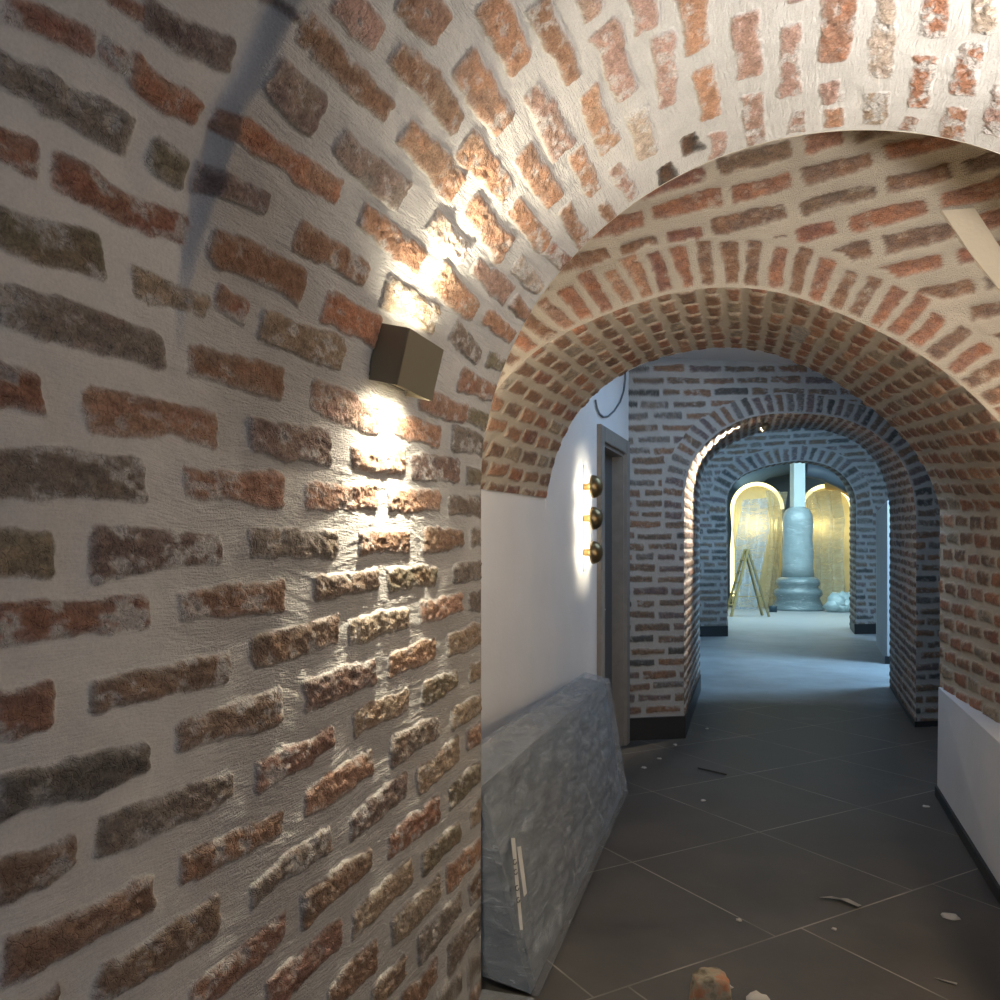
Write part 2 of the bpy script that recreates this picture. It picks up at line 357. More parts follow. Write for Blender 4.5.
# surveyed bricks: ends of the long axis, thickness, hue, whitewash
NB = """5 5 98 48 27 R .15;100 50 128 68 22 P .3;126 67 220 124 33 C 0;105 -5 145 15 24 R 0;140 12 254 68 40 U 0;-10 62 132 140 40 G 0;148 148 203 183 36 L 0
-15 138 42 163 34 R .2;52 172 200 238 32 R .12;-10 225 104 260 46 L .1;212 178 270 208 29 U 0;227 124 342 196 28 C 0;130 280 208 309 28 T .1;212 293 247 312 28 R .15
-15 300 163 350 42 G 0;182 358 285 383 37 V 0;-20 382 44 392 48 R .05;83 405 219 428 42 C 0;-15 470 150 478 52 G .2;180 482 284 491 37 C .1
252 2 306 14 20 U 0;299 25 388 113 33 V 0;272 74 320 122 42 U 0;335 -8 379 40 36 P 0;404 -14 441 30 44 V 0;397 46 459 127 30 V 0;337 139 403 200 33 G 0;402 126 457 192 34 O 0
461 60 506 128 36 O .05;294 232 369 276 28 V .1;361 214 421 267 28 O .15;428 218 465 256 26 W .1;462 141 509 193 33 O .15;209 240 304 285 39 V 0;322 303 381 333 34 C 0
257 325 343 356 37 T .1;381 291 437 321 34 T .2;435 274 474 314 28 O 0;474 262 509 297 24 P 0;451 328 479 360 20 G .2;484 314 514 338 18 O 0;308 393 379 421 34 P .1
393 424 441 437 26 O .1;419 398 466 414 24 V 0;458 378 495 394 22 R .1;466 415 489 424 19 L 0;487 358 506 366 15 L 0;451 436 483 447 25 G .15;247 437 330 449 39 U .1
350 460 406 462 27 O .1;410 467 459 470 27 U .2;465 475 483 477 19 L 0;305 495 379 497 30 O 0;388 500 441 500 25 O 0;447 506 483 507 21 G 0;-20 554 56 553 54 L 0
87 555 222 545 44 U .35;-15 627 150 613 42 R .28;178 605 286 595 32 V .12;87 698 231 665 36 B .25;-15 715 52 709 53 R .1;174 738 284 703 37 B .1;247 546 338 543 32 G 0
357 543 410 541 25 V 0;421 541 463 539 23 V 0;470 537 484 536 21 G .1;312 588 379 580 25 B 0;387 580 437 574 24 L 0;453 574 483 568 21 G 0;249 655 339 628 31 B .05
348 632 409 615 25 T 0;420 614 462 603 21 O 0;468 603 483 600 20 G 0;302 697 376 668 29 U .1;387 666 436 648 23 O 0;446 646 483 632 23 T 0;469 675 483 668 18 T 0
352 724 409 698 25 T 0;421 696 458 678 21 L 0;449 720 483 702 21 T 0;389 752 438 725 25 G 0;466 742 483 730 20 O 0;-10 800 148 758 42 D 0;94 845 233 785 36 G .1
-10 890 75 850 44 B .05;-5 972 156 890 43 V 0;180 868 283 822 27 V .1;92 995 219 912 39 B .05;190 1007 285 925 27 R .1;20 1010 58 992 16 B 0;245 900 331 833 23 G .1
254 780 336 735 26 R .15;302 805 374 760 27 O .05;348 830 407 782 25 U .15;387 848 439 806 23 R .15;416 785 459 748 23 T .05;447 800 483 768 19 L 0;469 822 483 806 16 T 0
298 915 372 855 25 B 0;351 928 412 870 23 T 0;421 865 460 828 19 L 0;446 882 483 845 20 O 0;469 898 483 878 17 B 0;389 938 440 886 23 T 0;416 955 461 902 21 G 0
262 1005 341 928 29 R 0;325 1005 377 950 25 V 0;369 1004 405 965 19 B 0;399 1011 438 968 19 V 0;446 962 483 912 19 G 0;467 976 483 955 15 G 0;435 1009 462 978 16 G 0;469 1003 483 985 15 B 0
490 -4 524 70 36 O 0;537 0 573 81 25 V .05;584 -18 593 16 27 P 0;601 24 629 98 32 P .12;644 -14 651 29 29 P 0;665 31 668 107 24 P .1;691 -18 698 51 29 O .05;703 65 713 120 23 O 0
531 86 565 152 30 P .15;585 89 608 149 25 O .1;634 109 647 158 25 W .1;720 130 718 157 18 P .1;520 150 556 202 27 O .05;573 151 595 193 20 O .1;614 164 635 199 16 P .2;602 202 613 225 14 V 0
511 203 546 247 23 O .1;564 206 585 246 18 V .1;467 203 507 253 29 O 0;547 247 569 269 19 R .2;514 261 540 290 21 W .2;512 300 530 316 16 V 0
745 11 750 79 29 P .05;790 25 790 97 24 P .15;843 -14 834 63 35 C 0;888 -8 878 79 25 W .2;938 -14 932 38 29 C .25;752 92 757 148 24 P .15;797 110 797 133 18 P .15
829 82 834 104 25 P .1;833 108 834 127 20 O 0;876 92 874 125 26 T .3;926 53 920 108 25 C .3;974 42 962 96 26 C .28;988 -8 982 35 27 W .2;912 116 908 130 18 C .2;956 106 950 140 25 C .32;1003 84 992 136 22 P .2;796 -30 797 4 24 P .2"""
def near_list():
    out = []
    for t in NB.replace('\n', ';').split(';'):
        f = t.split()
        if len(f) < 7: continue
        x0, y0, x1, y1, th = map(float, f[:5])
        u0, v0 = near_hit(x0, y0); u1, v1 = near_hit(x1, y1)
        mx, my = (x0+x1)/2, (y0+y1)/2; L = math.hypot(x1-x0, y1-y0); nx, ny = -(y1-y0)/L, (x1-x0)/L
        a = near_hit(mx+nx*th/2, my+ny*th/2); b = near_hit(mx-nx*th/2, my-ny*th/2)
        ang = math.atan2(v1-v0, u1-u0)
        # thickness across the brick's own axis on the surface
        T = abs(-(a[0]-b[0])*math.sin(ang)+(a[1]-b[1])*math.cos(ang))
        if abs(ang) > math.pi/2: ang -= math.copysign(math.pi, ang)
        if abs(ang) > .5: ang *= .5
        out.append(((u0+u1)/2, (v0+v1)/2, math.hypot(u1-u0, v1-v0), T, ang, f[5], float(f[6])))
    for (mx, my, c) in ((690, 145, 'K'), (668, 174, 'K')):
        u, v = near_hit(mx, my); out.append((u, v, .10, .058, .1, c, .1))
    return out
UA = np.concatenate([np.linspace(-1.4, .38, 90)[:-1], np.linspace(.38, .75, 105)[:-1], np.linspace(.75, YE, 500)])
def vline(a, b, fine): return np.linspace(a, b, max(2, int((b-a)/fine)))
VA = np.concatenate([np.linspace(VF, -1.36, 10)[:-1], vline(-1.36, 1.95, .0031)[:-1], np.linspace(1.95, VE, 150)])
i_l = int(np.argmin(np.abs(VA-.012))); VA[i_l] = .012
i_r = int(np.argmin(np.abs(VA-VT)))
Ug, Vg = np.meshgrid(UA, VA, indexing='ij')
Pn, Nn = near_surface(Ug, Vg)
bw = Brickwork(Ug, Vg, seed=11, mort_amp=.0036)
bw.wx *= 1.15; bw.wy *= 1.15
rng = random.Random(5)
lst = near_list()
for (u, v, L, T, an, c, w) in lst:
    cc = PAL[c]; alt = PAL[rng.choice('BGVTP')]
    c2 = tuple(.55*a+.45*b for a, b in zip(cc, alt))
    if v < .05 and c != 'K':
        g_ = .42 if c in 'RCO' else .22
        cc = tuple((1-g_)*a+g_*b for a, b in zip(cc, (.165, .135, .115)))
    if c == 'K': c2 = (.09, .05, .03)
    bw.brick(u, v, L*.98, T*.93, an, cc, proud=(-.004 if c == 'K' else rng.uniform(.0045, .0095)*(1-.7*sstep(.95, 1.25, v))), white=(0 if c == 'K' else w+.13), c2=c2, rng=rng)
# the rest of the vault, out of the photograph, laid in courses
boxes = [(u-L/2-.02, u+L/2+.02, v-T/2-.012, v+T/2+.012) for (u, v, L, T, an, c, w) in lst]
vv = VF+.05
while vv < VE:
    uu = -1.4+rng.uniform(0, .2)
    while uu < YE-.05:
        L = rng.uniform(.15, .25)
        bx = (uu, min(uu+L, YE-.01), vv-.027, vv+.027)
        vis = False
        for u_ in (bx[0], (bx[0]+bx[1])/2, bx[1]):
            if u_ > .1:
                q_ = near_surface(np.array([u_]), np.array([vv]))[0][0]; dd = -q_[0]*ST+q_[1]*CT
                if dd > .05:
                    px_ = 500+F*(q_[0]*CT+q_[1]*ST)/dd; py_ = HY-F*q_[2]/dd
                    vis = vis or (-25 < px_ < 1025 and -25 < py_ < 1025)
        if not vis and not any(bx[0] < k[1] and bx[1] > k[0] and bx[2] < k[3] and bx[3] > k[2] for k in boxes):
            bw.brick((bx[0]+bx[1])/2, vv, bx[1]-bx[0], .054, rng.uniform(-.02, .02), PAL[rng.choice('ROBGTPV')], proud=.009, white=rng.uniform(0, .2), rng=rng)
        uu += L+.04
    vv += .088
hN = bw.h.reshape(Ug.shape).copy()
# set-back near stretch of vault, splayed so the lamp's light leaves it darker
ub = np.interp(Vg, BV, BU)+.012*fbm(Vg*9, Vg*0+3, 77, 3)
near_in = sstep(.012, -.006, Ug-ub)
hN -= (.035+.13*np.clip(ub-Ug, 0, .6))*sstep(.0, .40, Vg)*near_in
rgh = .18+.82*sstep(.86, 1.18, Ug+.10*fbm(Ug*6, Vg*6, 55, 3)+.22*sstep(-.1, .5, Vg)-.20*sstep(-.5, -1.0, Vg)*0)
rgh = rgh*(1-.8*near_in*sstep(.0, .3, Vg))
rgh = rgh*(1-.65*sstep(1.15, 1.6, Vg))
edge = sstep(0, .02, YE-Ug)
hN *= edge*.9+.1
# combed plaster relief and slack between bricks
mk = bw.m.reshape(Ug.shape)
comb = fbm(Ug*10+3*Vg, (Vg+.05*fbm(Ug*3, Vg*3, 91, 2))*130, 92, 2)
hN += (1-mk)*rgh*(.0017*comb+.0011*fbm(Ug*70, Vg*90, 93, 3))
hN -= (1-mk)*.0022*sstep(-.2, .7, fbm(Ug*7, Vg*7, 94, 2))*rgh
Cn = bw.col.reshape(*Ug.shape, 3)
def part_grid(name, j0, j1):
    s = (slice(None), slice(j0, j1+1))
    return structure(grid_mesh(name, Pn[s], hN[s], Nn[s], Cn[s], mk[s], rgh[s], M_BRICK, flip=True))
part_grid('wall_left', 0, i_l)
part_grid('ceiling', i_l, i_r)
part_grid('wall_right', i_r, len(VA)-1)

# ================================================================== generic arch tools
def arclen(pts):
    d = np.r_[0, np.cumsum(np.linalg.norm(np.diff(pts, axis=0), axis=1))]; return d
def resample(pts, n):
    pts = np.asarray(pts, float); d = arclen(pts); t = np.linspace(0, d[-1], n)
    return np.stack([np.interp(t, d, pts[:, k]) for k in range(pts.shape[1])], -1)
def smooth_curve(pts, n=200, it=6):
    """Chaikin rounding, ends kept"""
    p = np.asarray(pts, float)
    for _ in range(4):
        q = [p[0]]
        for a, b in zip(p[:-1], p[1:]): q += [a*.75+b*.25, a*.25+b*.75]
        q.append(p[-1]); p = np.array(q)
    return resample(p, n)
class Arch:
    """opening in the vertical plane Y = y0 + k (X - x0); profile = left jamb, arch, right jamb"""
    def __init__(s, y0, k, x0, arch_xz, step, zl=-H, zr=-H):
        s.y0, s.k, s.x0 = y0, k, x0; s.q = math.hypot(1, k)
        A = smooth_curve(arch_xz, 240)
        s.A = A; L = arclen(np.c_[A[:, 0]*s.q, A[:, 1]])[-1]
        s.nl = max(2, int((A[0, 1]-zl)/step)); s.na = int(L/step); s.nr = max(2, int((A[-1, 1]-zr)/step)); s.zl, s.zr = zl, zr
    def profile(s, n=None):
        nl, na, nr = n or (s.nl, s.na, s.nr)
        A = resample(s.A, na)
        l = np.c_[np.full(nl, A[0, 0]), np.linspace(s.zl, A[0, 1], nl)][:-1]
        r = np.c_[np.full(nr, A[-1, 0]), np.linspace(A[-1, 1], s.zr, nr)][1:]
        return np.r_[l, A, r]
    def to3(s, xz): return np.stack([xz[..., 0], s.y0+s.k*(xz[..., 0]-s.x0), xz[..., 1]], -1)
    def n3(s): return (s.nl, s.na, s.nr)

def courses(bw, u0, u1, v0, v1, pitch, T, L, gap, hues, rng, white=.12, tilt=lambda v: 0.0, proud=.008, inside=None, jit=.006):
    v = v0+pitch*.5
    while v < v1:
        u = u0-rng.uniform(0, L)
        while u < u1:
            l = L*rng.choice((.55, .9, 1.0, 1.05, 1.1)); uc = u+l/2
            m = tilt(v); vc = v+m*(uc-(u0+u1)/2)+rng.uniform(-jit, jit)
            if inside is None or inside(uc, vc):
                cc = PAL[rng.choice(hues)]
                bw.brick(uc, vc, l, T*rng.uniform(.85, 1.12), m+rng.uniform(-.015, .015), cc, proud=proud*rng.uniform(.6, 1.3), white=rng.uniform(0, white*2), rng=rng)
            u += l+gap*rng.uniform(.7, 1.3)
        v += pitch

def facade(name, ar, box, nrad, ring, vous, crs, mortar, seed, mat, scale=1.0, grow=1.6, proud=.008):
    """masonry face around an arch opening; vous=(pitch,T,L,hues,white)"""
    pr = ar.profile(); n = len(pr); nl = ar.nl-1
    c = np.array([(ar.A[0, 0]+ar.A[-1, 0])/2, min(ar.A[0, 1], ar.A[-1, 1])])
    d = pr-c
    d[:nl+1] = (-1, 0); d[nl+ar.na-1:] = (1, 0)
    d /= np.linalg.norm(d, axis=1)[:, None]
    x0, x1, z0, z1 = box
    with np.errstate(divide='ignore', invalid='ignore'):
        tx = np.where(d[:, 0] > 1e-9, (x1-pr[:, 0])/d[:, 0], np.where(d[:, 0] < -1e-9, (x0-pr[:, 0])/d[:, 0], 1e9))
        tz = np.where(d[:, 1] > 1e-9, (z1-pr[:, 1])/d[:, 1], 1e9)
    t = np.maximum(np.minimum(tx, tz), .001)
    f = np.linspace(0, 1, nrad)**1.15
    xz = pr[:, None, :]+d[:, None, :]*(t[:, None]*f[None, :])[..., None]
    rr = t[:, None]*f[None, :]
    ss = np.repeat(arclen(np.c_[pr[:, 0]*ar.q, pr[:, 1]])[:, None], nrad, 1)
    a = xz[..., 0]*ar.q; z = xz[..., 1]
    rn = random.Random(seed)
    b1 = Brickwork(a, z, seed, mortar, scale)
    courses(b1, x0*ar.q, x1*ar.q, z0, z1, rng=rn, proud=proud, **crs)
    b2 = Brickwork(ss, rr, seed+50, mortar, scale)
    s0, s1 = ss[nl, 0], ss[nl+ar.na-1, 0]
    p, T, L, hues, wh = vous
    s = s0-p*1.0
    while s < s1+p*1.2:
        l = L*rn.uniform(.88, 1.12)
        b2.brick(s, l/2+.012, l, T*rn.uniform(.85, 1.1), math.pi/2+rn.uniform(-.06, .06), PAL[rn.choice(hues)], proud=proud, white=rn.uniform(0, wh*2), rng=rn)
        s += p*rn.uniform(.94, 1.06)
    ringm = (rr.ravel() < ring+.012*fbm(ss.ravel()*20, ss.ravel()*0, seed, 2)) & (ss.ravel() > s0-p*1.4) & (ss.ravel() < s1+p*1.4)
    m = np.where(ringm, b2.m, b1.m); h = np.where(ringm, b2.h, b1.h); cc = np.where(ringm[:, None], b2.col, b1.col)
    fade = sstep(0, .012*scale, rr.ravel())
    P = ar.to3(xz); nrm = np.array([ar.k, -1, 0])/ar.q
    N = np.broadcast_to(nrm, P.shape)
    return structure(grid_mesh(name, P, (h*fade).reshape(rr.shape), N, cc.reshape(*rr.shape, 3), m.reshape(rr.shape), np.ones(rr.shape)*.8, mat, flip=False))

def soffit(name, a0, a1, nd, pitch, T, L, gap, hues, mortar, seed, mat, white=.12, scale=1.0, proud=.008, jamb_l=True, jamb_r=True, extra=()):
    """inner face of an arch between its front and back profiles"""
    n3 = a0.n3()
    p0 = a0.to3(a0.profile()); p1 = a1.to3(a1.profile(n3))
    f = np.linspace(0, 1, nd)
    P = p0[:, None, :]*(1-f)[None, :, None]+p1[:, None, :]*f[None, :, None]
    dU = np.linalg.norm(p1-p0, axis=1)
    U = dU[:, None]*f[None, :]; Vv = np.repeat(arclen((p0+p1)/2)[:, None], nd, 1)
    tu = np.gradient(P, axis=1); tv = np.gradient(P, axis=0)
    N = np.cross(tu, tv); N /= np.linalg.norm(N, axis=-1)[..., None]+1e-12
    cen = (P[0].mean(0)+P[-1].mean(0))/2
    if ((cen-P)*N).sum(-1).mean() < 0: N = -N; fl = True
    else: fl = False
    rn = random.Random(seed)
    b = Brickwork(U, Vv, seed, mortar, scale)
    v = pitch*.5; k = 0
    while v < Vv.max():
        u = (L+gap)*(-.5 if k % 2 else 0)+rn.uniform(-.02, .02)
        while u < dU.max():
            l = L*rn.uniform(.85, 1.1)
            b.brick(u+l/2, v+rn.uniform(-.005, .005), l, T*rn.uniform(.85, 1.12), rn.uniform(-.04, .04), PAL[rn.choice(hues)], proud=proud*rn.uniform(.6, 1.3), white=rn.uniform(0, white*2), rng=rn)
            u += l+gap
        v += pitch; k += 1
    for (ex_, ey_, L_, T_, c_) in extra:
        D = -P[..., 0]*ST+P[..., 1]*CT
        e2 = (500+F*(P[..., 0]*CT+P[..., 1]*ST)/D-ex_)**2+(HY-F*P[..., 2]/D-ey_)**2
        k_ = np.unravel_index(np.argmin(e2), e2.shape)
        b.brick(U[k_], Vv[k_], L_, T_, 0, c_, proud=.004, white=.3, c2=(.30, .28, .25), rng=rn)
    fade = sstep(0, .012, U)*sstep(0, .012, dU[:, None]-U)
    fac = (b.h.reshape(U.shape))*fade
    i0 = 0 if jamb_l else a0.nl-1; i1 = len(p0) if jamb_r else a0.nl+a0.na-1
    s = slice(i0, i1)
    return structure(grid_mesh(name, P[s], fac[s], N[s], b.col.reshape(*U.shape, 3)[s], b.m.reshape(U.shape)[s], np.ones(U.shape)[s]*.8, mat, flip=fl))

def plain_face(name, ar, box, mat, off=0.0):
    pr = ar.profile((12, 60, 12)); c = np.array([(ar.A[0, 0]+ar.A[-1, 0])/2, min(ar.A[0, 1], ar.A[-1, 1])])
    d = pr-c; d[:12] = (-1, 0); d[-12:] = (1, 0); d /= np.linalg.norm(d, axis=1)[:, None]
    x0, x1, z0, z1 = box
    with np.errstate(divide='ignore', invalid='ignore'):
        tx = np.where(d[:, 0] > 1e-9, (x1-pr[:, 0])/d[:, 0], np.where(d[:, 0] < -1e-9, (x0-pr[:, 0])/d[:, 0], 1e9))
        tz = np.where(d[:, 1] > 1e-9, (z1-pr[:, 1])/d[:, 1], 1e9)
    t = np.minimum(tx, tz); o = pr+d*t[:, None]
    A = ar.to3(pr); B = ar.to3(o); A[:, 1] += off; B[:, 1] += off
    bm = bmesh.new()
    va = [bm.verts.new(V3(p)) for p in A]; vb = [bm.verts.new(V3(p)) for p in B]
    for i in range(len(va)-1): bm.faces.new((va[i], va[i+1], vb[i+1], vb[i]))
    return structure(link(name, bm, mat))

# ================================================================== 2. end face of the near vault
th = np.linspace(0, math.pi, 60)
arE = Arch(YE, 0, 0, np.c_[CX-CR*np.cos(th), CZ+CR*np.sin(th)], .05)
plain_face('wall_near_end', arE, (-1.6, 1.75, -H, 1.95), M_CREAM, .002)

# ================================================================== 3. second arch (warm lit)
WL = lambda y: -1.343+.0495*y       # line of the white corridor wall
ZS = .31
pts = [(-1.205, ZS)]
for x, y in ((472, 440), (492, 392), (540, 345), (600, 316), (657, 296), (700, 288), (745, 287), (790, 294), (840, 313), (890, 336), (945, 370), (1000, 420), (1050, 485)):
    p = onplane(x, y, 2.75, .20, -1.2); pts.append((p[0], p[2]))
pts.append((1.0, .20))
a2f = Arch(2.75, .20, -1.2, pts, .0062, zl=ZS-.02, zr=-.74)
pts = []
for x, y in ((546, 498), (553.5, 461), (567, 428), (587, 400), (618, 375), (660, 356), (708, 347.5), (745, 347), (780, 355), (812, 369), (848, 389), (886, 419), (914, 448), (930, 476), (940, 506)):
    p = onplane(x, y, 3.9, .56, -1.15); pts.append((p[0], p[2]))
a2b = Arch(3.9, .56, -1.15, pts, .0075, zl=ZS-.02, zr=-.74)
WARM = np.array((.44,.385,.31))
def ins2(u, v): return True
facade('wall_second_arch', a2f, (-1.24, 1.6, -.74, 1.95), 130, .192, (.076, .050, .155, 'RVVCOC', .06),
       dict(pitch=.105, T=.062, L=.24, gap=.035, hues='RVVCCRB', white=.07, tilt=lambda v: .19), WARM, 21, M_BRICK, .9)
soffit('ceiling_second_arch', a2f, a2b, 170, .088, .056, .185, .038, 'VVCROVTC', WARM, 31, M_BRICK, .10, .9, jamb_l=False, extra=((799, 334, .42, .085, (.42, .39, .35)),))
plain_face('wall_second_arch_rear', a2b, (-1.6, 3.2, -H, 1.6), M_WHITE, .004)

# ================================================================== 4. third arch, blue daylight
Y3, K3, X3 = 6.03, .6, -.64
pts = []
for x, y in ((684, 505), (684, 490), (689, 468), (696, 454), (708, 441), (720, 431), (734, 423), (751, 417), (768, 414), (792, 413), (820, 414), (850, 420), (878, 434), (900, 457), (912, 482), (916, 515)):
    p = onplane(x, y, Y3, K3, X3); pts.append((p[0], p[2]))
a3f = Arch(Y3, K3, X3, pts, .007)
pts = []
for x, y in ((699.5, 515), (699.5, 490), (703, 471), (710, 459), (727, 445), (756, 432.5), (785, 428), (815, 428), (845, 435), (866, 449), (881, 469), (889, 494), (890, 518)):
    p = onplane(x, y, 8.36, .5, -.72); pts.append((p[0], p[2]))
a3b = Arch(8.36, .5, -.72, pts, .0105)
COOL = np.array((.43,.41,.385))
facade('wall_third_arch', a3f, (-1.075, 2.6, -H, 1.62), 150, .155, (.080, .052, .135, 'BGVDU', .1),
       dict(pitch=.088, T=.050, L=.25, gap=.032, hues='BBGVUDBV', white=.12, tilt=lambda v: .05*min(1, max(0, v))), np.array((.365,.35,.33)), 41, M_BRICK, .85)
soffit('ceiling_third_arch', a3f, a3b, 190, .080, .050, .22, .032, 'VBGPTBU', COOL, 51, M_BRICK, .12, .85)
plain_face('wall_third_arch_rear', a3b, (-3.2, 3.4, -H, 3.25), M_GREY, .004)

# ================================================================== 5. fourth arch
Y4, K4, X4 = 14.88, .55, -.86
def p4(l, y0, k, x0):
    o = []
    for x, y in l:
        p = onplane(x, y, y0, k, x0); o.append((p[0], p[2]))
    return o
l4 = ((726.5, 510), (726.5, 496), (733, 483), (745, 473), (764, 466), (785, 462), (805, 460), (825, 464), (842, 473), (853, 488), (856, 500), (856, 515))
a4f = Arch(Y4, K4, X4, p4(l4, Y4, K4, X4), .022)
l4b = ((727, 510), (727, 496), (732, 483.5), (745, 474), (764, 467), (785, 463.5), (804, 462), (823, 466), (837, 474), (846, 488), (850, 500), (850, 515))
a4b = Arch(16.6, K4, X4, p4(l4b, 16.6, K4, X4), .022)
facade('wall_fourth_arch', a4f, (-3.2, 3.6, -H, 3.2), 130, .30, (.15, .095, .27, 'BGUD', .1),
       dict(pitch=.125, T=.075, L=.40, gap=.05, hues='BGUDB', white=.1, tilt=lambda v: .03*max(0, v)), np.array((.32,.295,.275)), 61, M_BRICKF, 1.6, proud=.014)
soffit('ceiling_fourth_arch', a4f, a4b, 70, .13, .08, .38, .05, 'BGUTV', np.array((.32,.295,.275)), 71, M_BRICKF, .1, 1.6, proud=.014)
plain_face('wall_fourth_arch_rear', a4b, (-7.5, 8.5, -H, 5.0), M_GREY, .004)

# ================================================================== floor, plain walls, ceilings
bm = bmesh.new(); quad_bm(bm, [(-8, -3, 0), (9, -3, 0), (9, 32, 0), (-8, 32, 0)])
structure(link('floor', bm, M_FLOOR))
def slab(name, pts_bottom, z0, z1, mat):
    bm = bmesh.new(); hexa_bm(bm, [(x, y, z0) for x, y in pts_bottom], [(x, y, z1) for x, y in pts_bottom]); return structure(link(name, bm, mat))
# white corridor wall with the door opening between D0 and D1
D0, D1, DH = 4.99, 5.60, 2.10
def wseg(y0, y1, z0, z1):
    bm_ = []
    return [(WL(y0), y0), (WL(y1), y1), (WL(y1)-.22, y1), (WL(y0)-.22, y0)], z0, z1
bm = bmesh.new()
for y0, y1, z0, z1 in ((2.215, D0, 0, 3.25), (D0, D1, DH, 3.25), (D1, 5.80, 0, 3.25)):
    q, a, b = wseg(y0, y1, z0, z1); hexa_bm(bm, [(x, y, a) for x, y in q], [(x, y, b) for x, y in q])
structure(link('wall_corridor_left', bm, M_WHITE))
slab('ceiling_antechamber', [(-1.5, 2.213), (1.7, 2.213), (1.7, 3.8), (-1.5, 2.7)], H+1.95, H+2.05, M_CREAM)
slab('wall_antechamber_right', [(1.62, 2.2), (1.75, 2.2), (1.75, 3.9), (1.62, 3.8)], 0, H+2.0, M_CREAM)
slab('ceiling_daylit_bay', [(-1.35, 3.6), (3.3, 6.2), (3.3, 8.6), (-1.35, 5.85)], H+1.56, H+1.7, M_CEIL)
# white dado below the right jamb
q0 = (.862, 3.40); q1 = (.852, 4.995)
bm = bmesh.new()
hexa_bm(bm, [(.80, 3.38, 0), (.835, 4.985, 0), (1.25, 5.22, 0), (1.25, 3.45, 0)], [(.845, 3.40, H-.735), (.842, 4.985, H-.69), (1.25, 5.22, H-.66), (1.25, 3.46, H-.70)])
structure(link('wall_dado_right', bm, M_DADO))
bm = bmesh.new()
hexa_bm(bm, [(.788, 3.38, 0), (.823, 4.985, 0), (.86, 4.985, 0), (.82, 3.38, 0)], [(.788, 3.38, .055), (.825, 4.985, .055), (.86, 4.985, .055), (.82, 3.38, .055)])
structure(link('baseboard_right', bm, M_BLACK))
slab('wall_antechamber_dado', [(.862, 2.215), (.845, 3.39), (1.6, 3.7), (1.6, 2.215)], 0, H-.74, M_DADO)
# daylit bay: far right wall with the window
slab('wall_bay_right', [(3.2, 5.9), (3.35, 5.9), (3.35, 8.7), (3.2, 8.7)], 0, .7, M_WHITE)
# black plinths
def plinth(name, pts, h=.165, out=.012):
    bm = bmesh.new(); hexa_bm(bm, [(x, y, 0) for x, y in pts], [(x, y, h) for x, y in pts]); return structure(link(name, bm, M_BLACK))
xj = a3f.A[0, 0]; xw = -1.07
f3 = lambda x, o=0: Y3+K3*(x-X3)+o
plinth('baseboard_third_arch_left', [(xw, f3(xw, -.03)), (xj+.014, f3(xj, -.022)), (a3b.A[0, 0]+.014, 8.34), (a3b.A[0, 0]-.2, 8.34), (xj-.2, f3(xj-.2, .1)), (xw, f3(xw, .1))])
xr = a3f.A[-1, 0]; xrb = a3b.A[-1, 0]
plinth('baseboard_third_arch_right', [(xr-.012, f3(xr, -.02)), (2.4, f3(2.4, -.03)), (2.4, f3(2.4, .1)), (xr+.2, f3(xr+.2, .1)), (xrb+.1, 9.2), (xrb-.012, 9.2)], .045)
f4 = lambda x, o=0: Y4+K4*(x-X4)+o
x4 = a4f.A[0, 0]; x4r = a4f.A[-1, 0]
plinth('baseboard_fourth_arch_left', [(-3, f4(-3, -.04)), (x4+.03, f4(x4, -.04)), (a4b.A[0, 0]+.02, f4(x4)+1.6), (x4-.3, f4(x4)+1.6), (-3, f4(-3, .1))], .19)
plinth('baseboard_fourth_arch_right', [(x4r-.03, f4(x4r, -.04)), (3.4, f4(3.4, -.04)), (3.4, f4(3.4, .1)), (x4r+.3, f4(x4r)+1.4), (a4b.A[-1, 0]-.03, f4(x4r)+1.4)], .19)
# vestibule between the third and fourth arch
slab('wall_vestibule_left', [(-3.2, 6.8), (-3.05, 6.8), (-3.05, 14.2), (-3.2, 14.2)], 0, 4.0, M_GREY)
slab('ceiling_vestibule', [(-3.3, 7.0), (3.7, 10.3), (3.7, 17.4), (-3.3, 13.6)], H+3.2, H+3.35, M_CEIL)
slab('wall_vestibule_right', [(1.33, 11.4), (1.48, 14.1), (1.75, 14.2), (1.75, 11.4)], 0, H+.85, M_WHITE)
slab('trim_1', [(1.33-.03, 11.36), (1.75, 11.36), (1.75, 11.40), (1.33-.03, 11.40)], 0, .10, M_BLACK)
# cream render stripe across the second arch's face
c4 = [onplane(x, y, 2.75, .35, -1.2) for x, y in ((940, 212), (973, 210), (1030, 292), (1024, 332))]
bm = bmesh.new()
nrm = Vector((.20, -1, 0)).normalized()
c4 = [onplane(x, y, 2.75, .20, -1.2) for x, y in ((940, 212), (973, 210), (1040, 313), (1040, 350), (1000, 294), (968, 254))]
hexa_bm(bm, [V3(p)+nrm*.002 for p in c4], [V3(p)+nrm*.014 for p in c4])
structure(link('trim_2', bm, M_CREAM))

